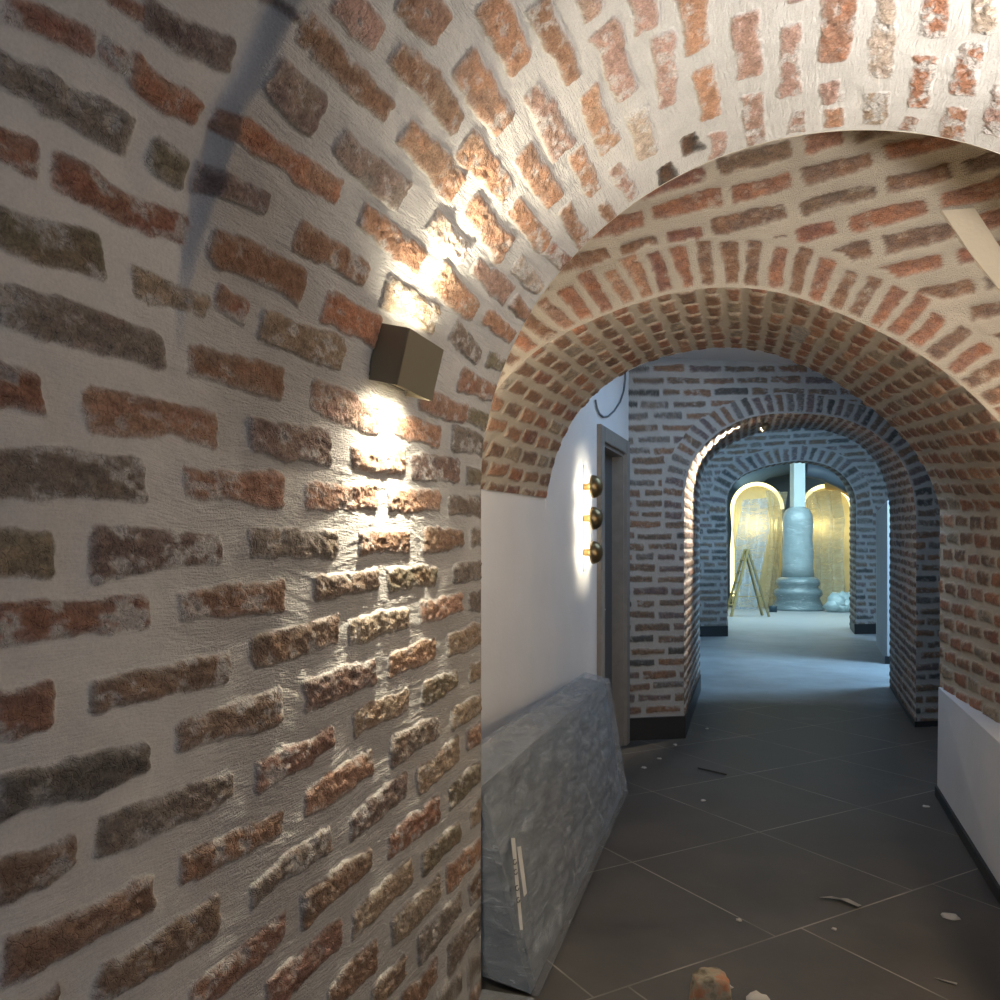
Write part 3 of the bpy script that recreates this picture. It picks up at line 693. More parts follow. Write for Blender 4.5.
# ------------------------------------------------------------------ door
uy = Vector((.0495, 1, 0)).normalized(); nx_ = Vector((uy.y, -uy.x, 0))
def wallmtx(y, z=0): 
    M = Matrix.Identity(4)
    M.col[0][:3] = uy; M.col[1][:3] = -nx_; M.col[2][:3] = (0, 0, 1); M.col[3][:3] = (WL(y), y, z); return M
root = bpy.data.objects.new('door_1', None); col.objects.link(root); root['kind'] = 'structure'; root.matrix_world = wallmtx(D0)
W = D1-D0
bm = bmesh.new()
for a in ((-.09, .0, -.03, .12, 0, DH+.10), (W, W+.09, -.03, .12, 0, DH+.10), (0, W, -.03, .12, DH, DH+.10)): box_bm(bm, *a, bev=.004)
for a in ((0, .022, -.008, .10, 0, DH), (W-.022, W, -.008, .10, 0, DH), (.022, W-.022, -.008, .10, DH-.022, DH)): box_bm(bm, *a)
link('door_frame', bm, M_DOORF, root)
bm = bmesh.new(); box_bm(bm, .024, W-.024, .075, .115, .005, DH-.024, bev=.003); leaf = link('door_leaf', bm, M_LEAF, root)
bm = bmesh.new(); tube_bm(bm, [(.10, .075, 1.0), (.10, .03, 1.0), (.12, .028, 1.0), (.20, .028, 1.0)], .008); link('door_handle', bm, simple('brushed steel', (.6,.6,.6), .3, 1), leaf)

# ================================================================== THINGS
M_BRONZE = simple('dark bronze metal', (.19,.165,.115), .40, .55, bump=.05, bscale=200)
M_BRASS = simple('aged brass', (.42,.29,.12), .35, .85)
M_DOME = simple('dark brass dome', (.20,.145,.075), .35, .85)
def emitter(name, c, s):
    m = bpy.data.materials.new(name); m.use_nodes = True; nt = m.node_tree; nt.nodes.clear()
    e = nt.nodes.new('ShaderNodeEmission'); e.inputs[0].default_value = (*c, 1); e.inputs[1].default_value = s
    o = nt.nodes.new('ShaderNodeOutputMaterial'); nt.links.new(e.outputs[0], o.inputs[0]); return m
WARMC = (1.0, .90, .70)
def lamp(name, kind, energy, color, loc, size=.02, rot=None, **kw):
    d = bpy.data.lights.new(name, kind); d.energy = energy; d.color = color
    if kind == 'AREA': d.shape = 'RECTANGLE'; d.size, d.size_y = size
    elif kind in ('POINT', 'SPOT'): d.shadow_soft_size = size
    for k, v in kw.items(): setattr(d, k, v)
    o = bpy.data.objects.new(name, d); col.objects.link(o); o.location = loc
    if rot is not None: o.rotation_euler = rot
    return o
# ---- up and down wall light on the vault
def sconce(phi_v, y, side, label, energy):
    ph = phi_v/CR
    x = CX-CR*math.cos(ph)*side; z = CZ+CR*math.sin(ph)
    if side < 0: x = CX+CR*math.cos(ph)
    N = Vector((math.cos(ph)*side, 0, -math.sin(ph))); T = Vector((math.sin(ph)*side, 0, math.cos(ph)))
    M = Matrix.Identity(4); A = T.cross(N)
    M.col[0][:3] = A; M.col[1][:3] = N; M.col[2][:3] = T; M.col[3][:3] = Vector((x, y, z+H))
    root = thing('wall_light', label, 'lamp'); root.matrix_world = M
    w, d, h = SW, SD, SH; g = .006; t = .004
    bm = bmesh.new()
    box_bm(bm, -w/2, w/2, g+d-t, g+d, -h/2, h/2, bev=.001)
    box_bm(bm, -w/2, -w/2+t, g, g+d-t, -h/2, h/2); box_bm(bm, w/2-t, w/2, g, g+d-t, -h/2, h/2)
    link('housing', bm, M_BRONZE, root)
    bm = bmesh.new(); box_bm(bm, -w/2+t, w/2-t, g-.016, g+.006, -h/2+.01, h/2-.01); link('back_plate', bm, M_BRONZE, root)
    for sg in (-1, 1):
        bm = bmesh.new(); box_bm(bm, -w*.22, w*.22, .022, .050, sg*h*.16-.004, sg*h*.16+.004, bev=.002)
        link('lamp_glass', bm, emitter('warm lamp glass', WARMC, 12), root)
        q = M @ Vector((0, .066, sg*(h*.5-.014)))
        up = sg > 0
        for xx in (-.04, .04):
            q = M @ Vector((xx, .064, sg*(h*.5-.014)))
            lamp('wall_light_beam', 'SPOT', energy*(.12 if up else .20), WARMC, q, .012, facing(T*sg+N*(.26 if up else .22)), spot_size=math.radians(156), spot_blend=1.0)
        lamp('wall_light_throw', 'SPOT', energy*(1.0 if up else 1.25), WARMC, M @ Vector((0, .066, sg*(h*.5-.014))), .012, facing(T*sg+N*(.46 if up else .20)+A*(.28 if up else 0)), spot_size=math.radians(86 if up else 92), spot_blend=1.0)
    return root
SW, SD, SH = .178, .070, .122
us, vs = near_hit(392, 361)
sconce(vs, us, 1, 'dark bronze box wall light shining up and down on the near brick wall', 46)

# ---- triple dome wall light
yl = 4.60
root = thing('dome_wall_light', 'vertical wall light with three dark brass domes on white wall beside the door', 'lamp', (WL(yl), yl, H+.28))
bm = bmesh.new(); box_bm(bm, -.012, .012, -.012, -.0002, -.32, .32)
bmesh.ops.transform(bm, matrix=Matrix.Rotation(0, 4, 'Z'), verts=bm.verts[:])
R_ = Matrix.Identity(4); R_.col[0][:3] = uy; R_.col[1][:3] = -nx_; R_.col[2][:3] = (0, 0, 1)
bmesh.ops.transform(bm, matrix=R_, verts=bm.verts[:]); link('mounting_bar', bm, M_WHITE, root)
dome_z = (.19, 0.0, -.205)
M_GLOW = emitter('warm dome glow', (1.0, .86, .62), 30)
for dz in dome_z:
    A = Matrix.Translation((0, 0, dz)) @ R_ @ Matrix.Rotation(math.radians(90), 4, 'X')
    bm = bmesh.new(); lathe_bm(bm, [(0, .0), (.021, .0), (.021, .055), (0, .055)], 20, A); arm = link('arm', bm, M_BRASS, root, True)
    prof = [(0, .122)]+[(.070*math.sin(t), .058+.064*math.cos(t)) for t in np.linspace(.15, math.pi/2, 10)]+[(.066, .058), (.06, .064), (.042, .086), (0, .10)]
    bm = bmesh.new(); lathe_bm(bm, prof, 32, A); link('dome', bm, M_DOME, root, True)
    bm = bmesh.new(); lathe_bm(bm, [(0, .066), (.012, .068), (.016, .076), (.012, .084), (0, .086)], 16, A)
    link('bulb', bm, M_GLOW, root, True)
    for aa in (0, math.pi): lamp('dome_glow', 'POINT', 2.1, WARMC, root.location+(A @ Vector((.024*math.cos(aa), .024*math.sin(aa), .076))), .006)

# ---- wrapped stack leaning at the white wall
B1 = onfloor(624, 795); B0 = onfloor(538, 996)
T1 = atdepth(606, 682, 4.62); T0 = np.array([T1[0]+.09, 2.222, T1[2]])
B0 = np.array([B0[0]-.01, 2.222, -H])
fn = Vector((1, .06, .22)).normalized()
root = thing('wrapped_panels', 'stack of panels wrapped in clear plastic film leaning on the white wall', 'wrapped panels', tuple(V3((B0+B1)/2)))
def lerp(a, b, t): return a*(1-t)+b*t
TK = np.array([-.15, 0, .035])
def slabcorners(ins, tk):
    b0, b1, t0, t1 = [V3(p) for p in (B0, B1, T0, T1)]
    c = (b0+b1+t0+t1)/4
    b0, b1, t0, t1 = [p+(c-p)*ins for p in (b0, b1, t0, t1)]
    k = Vector(TK)*tk
    return [b0, b1, b1+k, b0+k], [t0, t1, t1+k, t0+k]
M_PANEL = simple('grey blue panel faces', (.15,.17,.19), .35, var=.06)
bb, tt = slabcorners(.02, .9)
off = Vector((-.006, 0, .002))
bm = bmesh.new(); hexa_bm(bm, [p+off for p in bb], [p+off for p in tt]); link('panel_stack', rel(bm, root), M_PANEL, root)
# film
def film_material(name, tint=(.55,.58,.62), tr=.45, sc_=9):
    m, nt, b = newmat(name); Lk = nt.links.new
    b.inputs['Base Color'].default_value = (*tint, 1); b.inputs['Roughness'].default_value = .16; b.inputs['Specular IOR Level'].default_value = .9
    tc = nt.nodes.new('ShaderNodeTexCoord')
    mp = nt.nodes.new('ShaderNodeMapping'); mp.inputs['Rotation'].default_value = (.5, .2, 0); mp.inputs['Scale'].default_value = (1, .45, 2.6); Lk(tc.outputs['Object'], mp.inputs['Vector'])
    n = nt.nodes.new('ShaderNodeTexNoise'); n.inputs['Scale'].default_value = sc_; n.inputs['Detail'].default_value = 7; n.inputs['Roughness'].default_value = .65; n.inputs['Distortion'].default_value = 1.0; Lk(mp.outputs[0], n.inputs['Vector'])
    bp = nt.nodes.new('ShaderNodeBump'); bp.inputs['Strength'].default_value = .9; bp.inputs['Distance'].default_value = .03; Lk(n.outputs['Fac'], bp.inputs['Height']); Lk(bp.outputs[0], b.inputs['Normal'])
    t = nt.nodes.new('ShaderNodeBsdfTransparent'); mx = nt.nodes.new('ShaderNodeMixShader')
    mr = nt.nodes.new('ShaderNodeMapRange'); mr.inputs[1].default_value = .35; mr.inputs[2].default_value = .7; mr.inputs[3].default_value = 1-tr-.12; mr.inputs[4].default_value = min(1, 1-tr+.25)
    m3 = nt.nodes.new('ShaderNodeMapping'); m3.inputs['Rotation'].default_value = (.75, .1, .1); m3.inputs['Scale'].default_value = (3, 1.1, 15); Lk(tc.outputs['Object'], m3.inputs['Vector'])
    n3 = nt.nodes.new('ShaderNodeTexNoise'); n3.inputs['Scale'].default_value = sc_*.55; n3.inputs['Detail'].default_value = 6; n3.inputs['Roughness'].default_value = .7; n3.inputs['Distortion'].default_value = .8; Lk(m3.outputs[0], n3.inputs['Vector'])
    r3 = nt.nodes.new('ShaderNodeMapRange'); r3.inputs[1].default_value = .59; r3.inputs[2].default_value = .68; r3.inputs[3].default_value = 0; r3.inputs[4].default_value = .6; Lk(n3.outputs['Fac'], r3.inputs[0])
    cm = nt.nodes.new('ShaderNodeMix'); cm.data_type = 'RGBA'; Lk(r3.outputs[0], cm.inputs[0]); cm.inputs[6].default_value = (*tint, 1); cm.inputs[7].default_value = (.85, .87, .9, 1); Lk(cm.outputs[2], b.inputs['Base Color'])  # pale streaks paint the highlights of the folds into the film colour
    ax = nt.nodes.new('ShaderNodeMath'); ax.operation = 'MAXIMUM'
    Lk(n.outputs['Fac'], mr.inputs[0]); Lk(mr.outputs[0], ax.inputs[0]); Lk(r3.outputs[0], ax.inputs[1]); Lk(ax.outputs[0], mx.inputs[0]); Lk(t.outputs[0], mx.inputs[1]); Lk(b.outputs[0], mx.inputs[2])
    Lk(mx.outputs[0], nt.nodes['Material Output'].inputs[0]); return m
M_FILM = film_material('clear plastic film', (.42,.45,.49), tr=.66)
bb, tt = slabcorners(0, 1.0)
nu, nw = 70, 46
loop_b = [bb[3], bb[0], bb[1], bb[2]]
bm = bmesh.new()
# film as one sheet: up the front, over the top, round the far end
def film_sheet(bm, c00, c10, c01, c11, n1, n2, amp, seed, hem=0):
    vs = []
    nrm = (c10-c00).cross(c01-c00).normalized()
    for i in range(n1+1):
        row = []
        for j in range(n2+1):
            u, v = i/n1, j/n2
            p = c00*(1-u)*(1-v)+c10*u*(1-v)+c01*(1-u)*v+c11*u*v
            a = amp*float(fbm(np.array([u*n1*.16+v*3]), np.array([v*n2*.30]), seed, 3)[0])
            e = min(1, 8*min(u, 1-u)+.3)*min(1, 8*min(v, 1-v)+.15)
            row.append(bm.verts.new(p+nrm*(a*e)))
        vs.append(row)
    for i in range(n1):
        for j in range(n2): bm.faces.new((vs[i][j], vs[i+1][j], vs[i+1][j+1], vs[i][j+1]))
ex = Vector((.022, 0, .018))
film_sheet(bm, bb[0]+ex, bb[1]+ex, tt[0]+ex, tt[1]+ex, 140, 44, .020, 5)
film_sheet(bm, tt[0]+ex, tt[1]+ex, tt[3]+ex, tt[2]+ex, 140, 12, .034, 6)
film_sheet(bm, bb[1]+ex, bb[2]+ex, tt[1]+ex, tt[2]+ex, 10, 30, .014, 7)
film_sheet(bm, bb[3]+ex+Vector((-.07, 0, 0)), bb[0]+ex, tt[3]+ex+Vector((-.05, 0, 0)), tt[0]+ex, 14, 30, .003, 8)
bmesh.ops.remove_doubles(bm, verts=bm.verts[:], dist=.002)
link('plastic_film', rel(bm, root), M_FILM, root, True)
bm = bmesh.new()
film_sheet(bm, Vector((-.850, 1.98, .004)), Vector((-.66, 1.99, .004)), Vector((-.850, 2.215, .012)), V3(B0)+Vector((.01, 0, .012)), 12, 14, .006, 9)
link('film_flap', rel(bm, root), M_FILM, root, True)
# two paper strips with pen marks
M_PAPER = simple('pale masking tape', (.50,.49,.46), .7)
M_INK = simple('black pen', (.02,.02,.02), .6)
fb, ft = bb[0], tt[0]
def onfront(px, py, o=.02):
    n = (bb[1]-bb[0]).cross(tt[0]-bb[0]).normalized()
    if n.x < 0: n = -n
    r = Vector(ray(px, py)); c = Vector((0, 0, H)); P0 = bb[0]+ex+n*o
    t = (P0-c).dot(n)/r.dot(n); return c+r*t
for q, mk_ in ((((511, 838), (515, 838), (523, 930), (520, 930)), True), (((517, 847), (521, 846), (527, 893), (524, 897)), False)):
    bm = bmesh.new(); quad_bm(bm, [onfront(*p) for p in q]); s_ = link('tape_strip', rel(bm, root), M_PAPER, root)
    if mk_:
        for yy in (862, 872, 888, 900):
            bm = bmesh.new()
            x0 = 511.5+(yy-838)*.094
            tube_bm(bm, [onfront(x0+1+1.6*math.cos(t), yy+2.6*math.sin(t), .022) for t in np.linspace(0, 5.2, 9)], .0014, 5)
            ob = link('pen_mark', bm, M_INK, s_); ob.matrix_parent_inverse = Matrix.Translation(-Vector(root.location))

# ---- cable loop hanging on the white wall
def onwall(px, py, o=.01):
    r = ray(px, py); t = -1.343/(r[0]-.0495*r[1]); p = V3(r*t); return p+nx_*o
cp = [onwall(x, y) for x, y in ((594, 400), (595.5, 408), (598, 414), (602, 417), (607, 416.5), (613, 411), (619, 402), (622.5, 391), (624, 380), (624, 366), (624, 352))]
cpz = [cp[0]]
for a, b in zip(cp[:-1], cp[1:]): cpz += [a.lerp(b, .5), b]
bm = bmesh.new(); tube_bm(bm, cpz, .0065, 6)
tag(link('cable', bm, simple('grey cable', (.12,.14,.16), .5), None, True), 'thin grey cable looping down the white wall above the door', 'cable')

# ---- small spotlight at the crown of the third arch
pc = atdepth(763, 428.5, 6.42)
root = thing('spotlight', 'small round spotlight under the crown of the blue-lit third arch', 'lamp', tuple(V3(pc)))
dv = (Vector(atdepth(700, 470, 6.45))-Vector(pc)).normalized()
Q = dv.to_track_quat('Z', 'Y').to_matrix().to_4x4()
bm = bmesh.new(); lathe_bm(bm, [(0, -.05), (.028, -.05), (.032, -.03), (.032, .02), (.028, .02), (.026, -.01), (0, -.01)], 24, Q); link('body', bm, M_BRONZE, root, True)
bm = bmesh.new(); tube_bm(bm, [(0, 0, .01), (0, 0, .10)], .007, 8); link('bracket', bm, M_BRONZE, root)
bm = bmesh.new(); lathe_bm(bm, [(0, .004), (.024, .004), (.024, .008), (0, .008)], 20, Q); link('lens', bm, emitter('spot lens', (1, .85, .66), 25), root)

# ---- debris on the floor
M_CRUMB = simple('white plaster crumb', (.42,.40,.37), .85, bump=.4)
M_SLIV = simple('dark wood sliver', (.03,.025,.02), .7)
def rock_bm(c, sx, sy, sz, seed, rot=0):
    bm = bmesh.new(); bmesh.ops.create_icosphere(bm, subdivisions=2, radius=1)
    rn = random.Random(seed); k = [rn.uniform(0, 6.3) for _ in range(6)]
    for v in bm.verts:
        p = v.co; f = 1+.22*math.sin(3*p.x+k[0])*math.cos(4*p.y+k[1])+.15*math.sin(7*p.z+k[2]+5*p.x)+.08*math.sin(13*p.y+k[3])
        v.co = Vector((p.x*sx*f, p.y*sy*f, max(p.z*sz*f, -sz*.55)))
    bmesh.ops.rotate(bm, cent=(0, 0, 0), matrix=Matrix.Rotation(rot, 3, 'Z'), verts=bm.verts[:])
    lo = min(v.co.z for v in bm.verts)
    bmesh.ops.translate(bm, vec=(c[0], c[1], -lo), verts=bm.verts[:]); return bm
p = onfloor(757, 1004)
bm = rock_bm(p, .034, .024, .022, 3, .6)
tag(link('plaster_lump', bm, M_CRUMB, None, True), 'white plaster lump on the floor at the bottom edge, right of the broken brick', 'rubble')
def flake(name, px, py, sx, sy, seed, label, mat=M_CRUMB, rot=0.0, sz=.006, cat='debris', group=None):
    p = onfloor(px, py); return tag(link(name, rock_bm(p, sx*.8, sy*.8, sz, seed, rot), mat, None, True), label, cat, group)
p = onfloor(840, 903)
bm = bmesh.new()
def scrap_bm(p, pts, h=.012):
    bm = bmesh.new(); n = len(pts)
    b = [bm.verts.new((p[0]+x, p[1]+y, .002+h*abs(math.sin(3.1*i+x*40)))) for i, (x, y) in enumerate(pts)]
    c = bm.verts.new((p[0], p[1], h*1.3))
    for i in range(n): bm.faces.new((b[i], b[(i+1) % n], c))
    r = bmesh.ops.solidify(bm, geom=bm.faces[:], thickness=.0015); return bm
tag(link('paper_scrap', scrap_bm(p, [(-.075, .02), (-.04, .0), (-.01, .012), (.02, .005), (.06, -.04), (.075, -.01), (.03, .025), (0, .035), (-.03, .02)]), M_CRUMB),
    'crumpled white paper scrap on the tile joint in the middle of the floor', 'scrap')
p = onfloor(951, 917)
tag(link('plaster_flake', rock_bm(p, .032, .036, .004, 8, .2), M_CRUMB, None, True), 'round flat pale plaster splat near the right white dado', 'debris')
p = onfloor(945, 983)
tag(link('paper_strip', scrap_bm(p, [(-.03, .012), (.0, .004), (.03, -.012), (.034, 0), (0, .014)], .005), M_CRUMB), 'thin white paper strip on the floor at lower right', 'scrap')
flake('plaster_chip', 926, 807, .022, .016, 12, 'small white chip on dark floor near the far end of the right dado')
flake('plaster_chip', 703, 801, .020, .012, 13, 'curled white chip on the tile joint beside the wrapped panels', rot=.8)
flake('plaster_chip', 644, 768, .022, .016, 14, 'oval pale flake nearest the far corner of the wrapped panels')
flake('plaster_chip', 659, 759, .022, .010, 15, 'narrow pale flake just behind the oval one by the wrapped panels')
flake('plaster_chip', 675, 745, .018, .010, 16, 'pale flake on the floor in front of the black plinth')
flake('plaster_chip', 707, 729, .016, .010, 17, 'pale flake on the floor to the right of the black plinth corner')
flake('plaster_chip', 739, 921, .012, .008, 18, 'tiny white chip left of the tile joint crossing in the foreground')
flake('plaster_chip', 729, 988, .014, .008, 19, 'tiny white chip just right of the broken brick')
flake('plaster_chip', 834, 930, .012, .010, 20, 'tiny pale chip just below the crumpled paper scrap')
p = onfloor(712, 772); bm = bmesh.new(); tube_bm(bm, [(p[0]-.09, p[1]+.05, .005), (p[0], p[1], .006), (p[0]+.09, p[1]-.05, .005)], .005, 6)
tag(link('wood_sliver', bm, M_SLIV), 'dark wood sliver lying on the floor beyond the wrapped panels', 'debris')
p = onfloor(1000, 928)
# broken brick standing at the bottom edge
p = onfloor(711, 1018)
bm = bmesh.new(); bmesh.ops.create_grid(bm, x_segments=1, y_segments=1, size=.1); bm.clear()
n1, n2 = 14, 16
def brickchunk():
    bm = bmesh.new(); bmesh.ops.create_cube(bm, size=1); bmesh.ops.subdivide_edges(bm, edges=bm.edges[:], cuts=7, use_grid_fill=True)
    for v in bm.verts:
        q = v.co.copy(); t = q.z+.5
        w = .066-.021*t; d = .04-.006*t
        nz = float(fbm(np.array([q.x*5+q.z*4+3]), np.array([q.y*5-q.z*3]), 7, 3)[0])
        rr = 1-.10*(abs(q.x)*2)**6*(abs(q.y)*2)**6
        v.co = Vector((q.x*2*w*rr*(1+.08*nz), q.y*2*d*rr*(1+.1*nz), t*.128*(1+.06*nz)-(.012*abs(q.x*2)**3 if t > .9 else 0)))
    lo = min(v.co.z for v in bm.verts)
    bmesh.ops.translate(bm, vec=(0, 0, -lo), verts=bm.verts[:])
    bmesh.ops.rotate(bm, cent=(0, 0, 0), matrix=Matrix.Rotation(.35, 3, 'Z'), verts=bm.verts[:])
    return bm
def chunk_mat():
    m, nt, b = newmat('weathered brick fragment'); Lk = nt.links.new
    tc = nt.nodes.new('ShaderNodeTexCoord'); n = nt.nodes.new('ShaderNodeTexNoise'); n.inputs['Scale'].default_value = 22; n.inputs['Detail'].default_value = 6; Lk(tc.outputs['Object'], n.inputs['Vector'])
    cr = nt.nodes.new('ShaderNodeValToRGB'); Lk(n.outputs['Fac'], cr.inputs[0]); e = cr.color_ramp.elements
    e[0].position = .35; e[0].color = (.10,.08,.05,1); e[1].position = .62; e[1].color = (.33,.14,.07,1)
    x = cr.color_ramp.elements.new(.48); x.color = (.26,.23,.17,1)
    Lk(cr.outputs[0], b.inputs['Base Color']); b.inputs['Roughness'].default_value = .9
    bp = nt.nodes.new('ShaderNodeBump'); bp.inputs['Strength'].default_value = .7; bp.inputs['Distance'].default_value = .01; Lk(n.outputs['Fac'], bp.inputs['Height']); Lk(bp.outputs[0], b.inputs['Normal'])
    return m
o = link('broken_brick', brickchunk(), chunk_mat(), None, True); o.location = (p[0], p[1], 0)
tag(o, 'broken brick standing on the floor at the bottom edge', 'brick')

# ================================================================== 6. FAR HALL
YB = 29.0
M_HALL = simple('pale hall plaster', (.42,.43,.42), .8, var=.08, vscale=.7)
M_HCEIL = simple('slate blue hall ceiling', (.10,.125,.15), .7, var=.25, vscale=.8)
slab('wall_hall_back', [(-7.5, YB), (8.5, YB), (8.5, YB+.2), (-7.5, YB+.2)], 0, 5.4, simple('slate hall wall', (.17,.20,.23), .8, var=.25, vscale=.6))
slab('wall_hall_left', [(-7.6, 12.5), (-7.4, 12.5), (-7.4, YB), (-7.6, YB)], 0, 5.4, M_HALL)
slab('wall_hall_right', [(8.4, 18), (8.6, 18), (8.6, YB), (8.4, YB)], 0, 5.4, M_HALL)
slab('ceiling_hall', [(-7.6, 12.0), (8.6, 20.6), (8.6, YB+.2), (-7.6, YB+.2)], 5.3, 5.45, M_HCEIL)
def hd(px, py, d): return V3(atdepth(px, py, d))
M_CREAMG = simple('cream niche lining', (.66,.56,.33), .6, var=.12, vscale=3)
M_LED = emitter('cool yellow led', (1.0, .90, .42), 2.6)
er = Vector((CT, ST, 0)); ef = Vector((-ST, CT, 0))       # across and away
def niche(pxl, pxr, pyt, d, label, flutes, led_l=True, led_r=True):
    c = hd((pxl+pxr)/2, 603, d); c.z = 0
    R = (pxr-pxl)/2*d/F; top = (HY-pyt)/F*d+H; sp = top-R
    root = thing('lit_niche', label, 'niche', tuple(c))
    bm = bmesh.new(); nA, nD = 48, 10
    rows = []
    zs = list(np.linspace(0, sp, 8))
    # half-round shell with a half dome on top
    for z in zs:
        rows.append([er*(-R*math.cos(a))+ef*(R*.55*math.sin(a)*(1+.03*flutes*math.cos(a*22)))+Vector((0, 0, z)) for a in np.linspace(0, math.pi, nA)])
    for t in np.linspace(.12, math.pi/2-.02, 12):
        rows.append([er*(-R*math.cos(t)*math.cos(a))+ef*(R*.55*math.cos(t)*math.sin(a)*(1+.03*flutes*math.cos(a*22)))+Vector((0, 0, sp+R*math.sin(t))) for a in np.linspace(0, math.pi, nA)])
    vr = [[bm.verts.new(p) for p in r] for r in rows]
    for i in range(len(vr)-1):
        for j in range(nA-1): bm.faces.new((vr[i][j], vr[i][j+1], vr[i+1][j+1], vr[i+1][j]))
    link('shell', bm, M_CREAMG, root, True)
    bm = bmesh.new()
    arc = [er*(-R*math.cos(a))+Vector((0, 0, sp+R*math.sin(a))) for a in np.linspace(0, math.pi, 30)]
    path = ([er*-R+Vector((0, 0, .35)), er*-R+Vector((0, 0, sp*.6))] if led_l else [])+arc+([er*R+Vector((0, 0, sp*.6)), er*R+Vector((0, 0, .5))] if led_r else [])
    tube_bm(bm, [p-ef*.02 for p in path], .06, 8); link('led_strip', bm, M_LED, root, True)
    lamp('niche_glow', 'POINT', 16, (1.0, .86, .42), c+Vector((0, 0, sp*.85))+ef*(R*.15), .1)
    return root
niche(732, 782, 484, 24.0, 'left arched niche edged with yellow light behind the stepladder', 1.0, True, False)
niche(801, 852, 486, 24.6, 'right arched niche edged with yellow light behind the wrapped column', 0.0, False, True)
# pale column shaft and wrapped column
c = hd(797.5, 603, 22.6); c.z = 0
M_SHAFT = simple('pale cyan square shaft', (.62,.70,.70), .6)
zt = (HY-457)/F*22.6+H; zb = (HY-509)/F*22.6+H
bm = bmesh.new(); box_bm(bm, -.16, .16, -.16, .16, zb+.02, zt+.25, Matrix.Rotation(TH, 4, 'Z'))
sh = link('square_post', bm, M_SHAFT); sh.location = c; tag(sh, 'pale square post rising above the wrapped column in the far hall', 'post')
M_WRAP = film_material('milky plastic sheet', (.38,.46,.48), .06, 2.0)
root = thing('wrapped_column', 'round column wrapped in milky plastic on a stepped base in the far hall', 'column', tuple(c))
s = 22.6/F
bm = bmesh.new()
z = lambda py: (HY-py)/F*22.6+H
lathe_bm(bm, [(0, z(507)), (.20, z(507)), (.33, z(510)), (.41, z(516)), (.43, z(525)), (.41, z(540)), (.44, z(552)), (.42, z(566)), (.46, z(577)), (0, z(577))], 32); link('shaft', bm, M_WRAP, root, True)
bm = bmesh.new(); lathe_bm(bm, [(0, z(576)), (.50, z(577)), (.60, z(580)), (.62, z(584)), (.55, z(587)), (.66, z(590)), (.68, z(594)), (.60, z(598)), (.72, .06), (.74, 0.0), (0, 0.0)], 40)
link('base', bm, film_material('grey wrapped base', (.20,.26,.28), .05, 3.0), root, True)
# plastic sheets draped in front of the niches
def drape(name, pts, d, label, mat, seed, amp=.16):
    bm = bmesh.new(); n1, n2 = 26, 30
    L = [hd(*p, d) for p in pts[0]]; Rr = [hd(*p, d) for p in pts[1]]
    def at(c, t):
        x = t*(len(c)-1); i = min(int(x), len(c)-2); return c[i].lerp(c[i+1], x-i)
    vs = []
    for j in range(n2+1):
        t = j/n2; a, b = at(L, t), at(Rr, t); row = []
        for i in range(n1+1):
            u = i/n1; p = a.lerp(b, u)
            w = amp*float(fbm(np.array([u*5+seed]), np.array([t*1.6]), seed, 3)[0])+.10*math.sin(u*17+2*t)
            p = p+ef*w; p.z = max(p.z, .006) if j < n2 else .006; row.append(bm.verts.new(p))
        vs.append(row)
    for j in range(n2):
        for i in range(n1): bm.faces.new((vs[j][i], vs[j][i+1], vs[j+1][i+1], vs[j+1][i]))
    return tag(link(name, bm, mat, None, True), label, 'plastic sheet')
M_SHEET = film_material('bluish plastic sheet', (.42,.56,.72), .56, 1.6)
M_SHEET2 = film_material('yellowed plastic sheet', (.62,.56,.40), .50, 1.8)
drape('plastic_sheet', ([(743, 500), (737, 540), (736, 580), (735, 607)], [(765, 498), (768, 530), (760, 570), (757, 607)]), 22.8, 'bluish plastic sheet hanging in front of the left lit niche', M_SHEET, 3)
drape('plastic_sheet', ([(766, 490), (770, 520), (770, 560), (764, 606)], [(786, 492), (782, 520), (778, 565), (776, 606)]), 23.6, 'yellowish plastic sheet between the left niche and the wrapped column', M_SHEET2, 5)
drape('plastic_sheet', ([(803, 492), (812, 520), (812, 560), (812, 590)], [(838, 490), (842, 520), (842, 560), (846, 592)]), 23.6, 'plastic sheet hanging in front of the right lit niche', M_SHEET2, 8)
bm = bmesh.new()
p = hd(842, 592, 22.4)
for k in range(9):
    t = k/8; q = hd(836+20*t, 603, 21.6); tmp = rock_bm((q.x, q.y), .30, .26, .26+.12*math.sin(k*2.1), 30+k, k)
    me = bpy.data.meshes.new('tmp'); tmp.to_mesh(me); tmp.free(); bm.from_mesh(me); bpy.data.meshes.remove(me)
tag(link('crumpled_plastic', bm, film_material('crumpled plastic', (.36,.46,.48), .05, 4.0), None, True), 'heap of crumpled plastic right of the wrapped column base', 'plastic heap')
# foam pad at top right
bm = bmesh.new(); tube_bm(bm, [hd(826, 486, 24.22), hd(838, 484.5, 24.22), hd(848, 488, 24.22), hd(855, 494, 24.22), hd(857, 500, 24.22)], [.12, .19, .21, .19, .10], 10)
tag(link('foam_roll', bm, simple('orange foam', (.55,.33,.12), .8, bump=.3, bscale=8), None, True), 'orange foam roll hung over the right niche', 'foam roll')
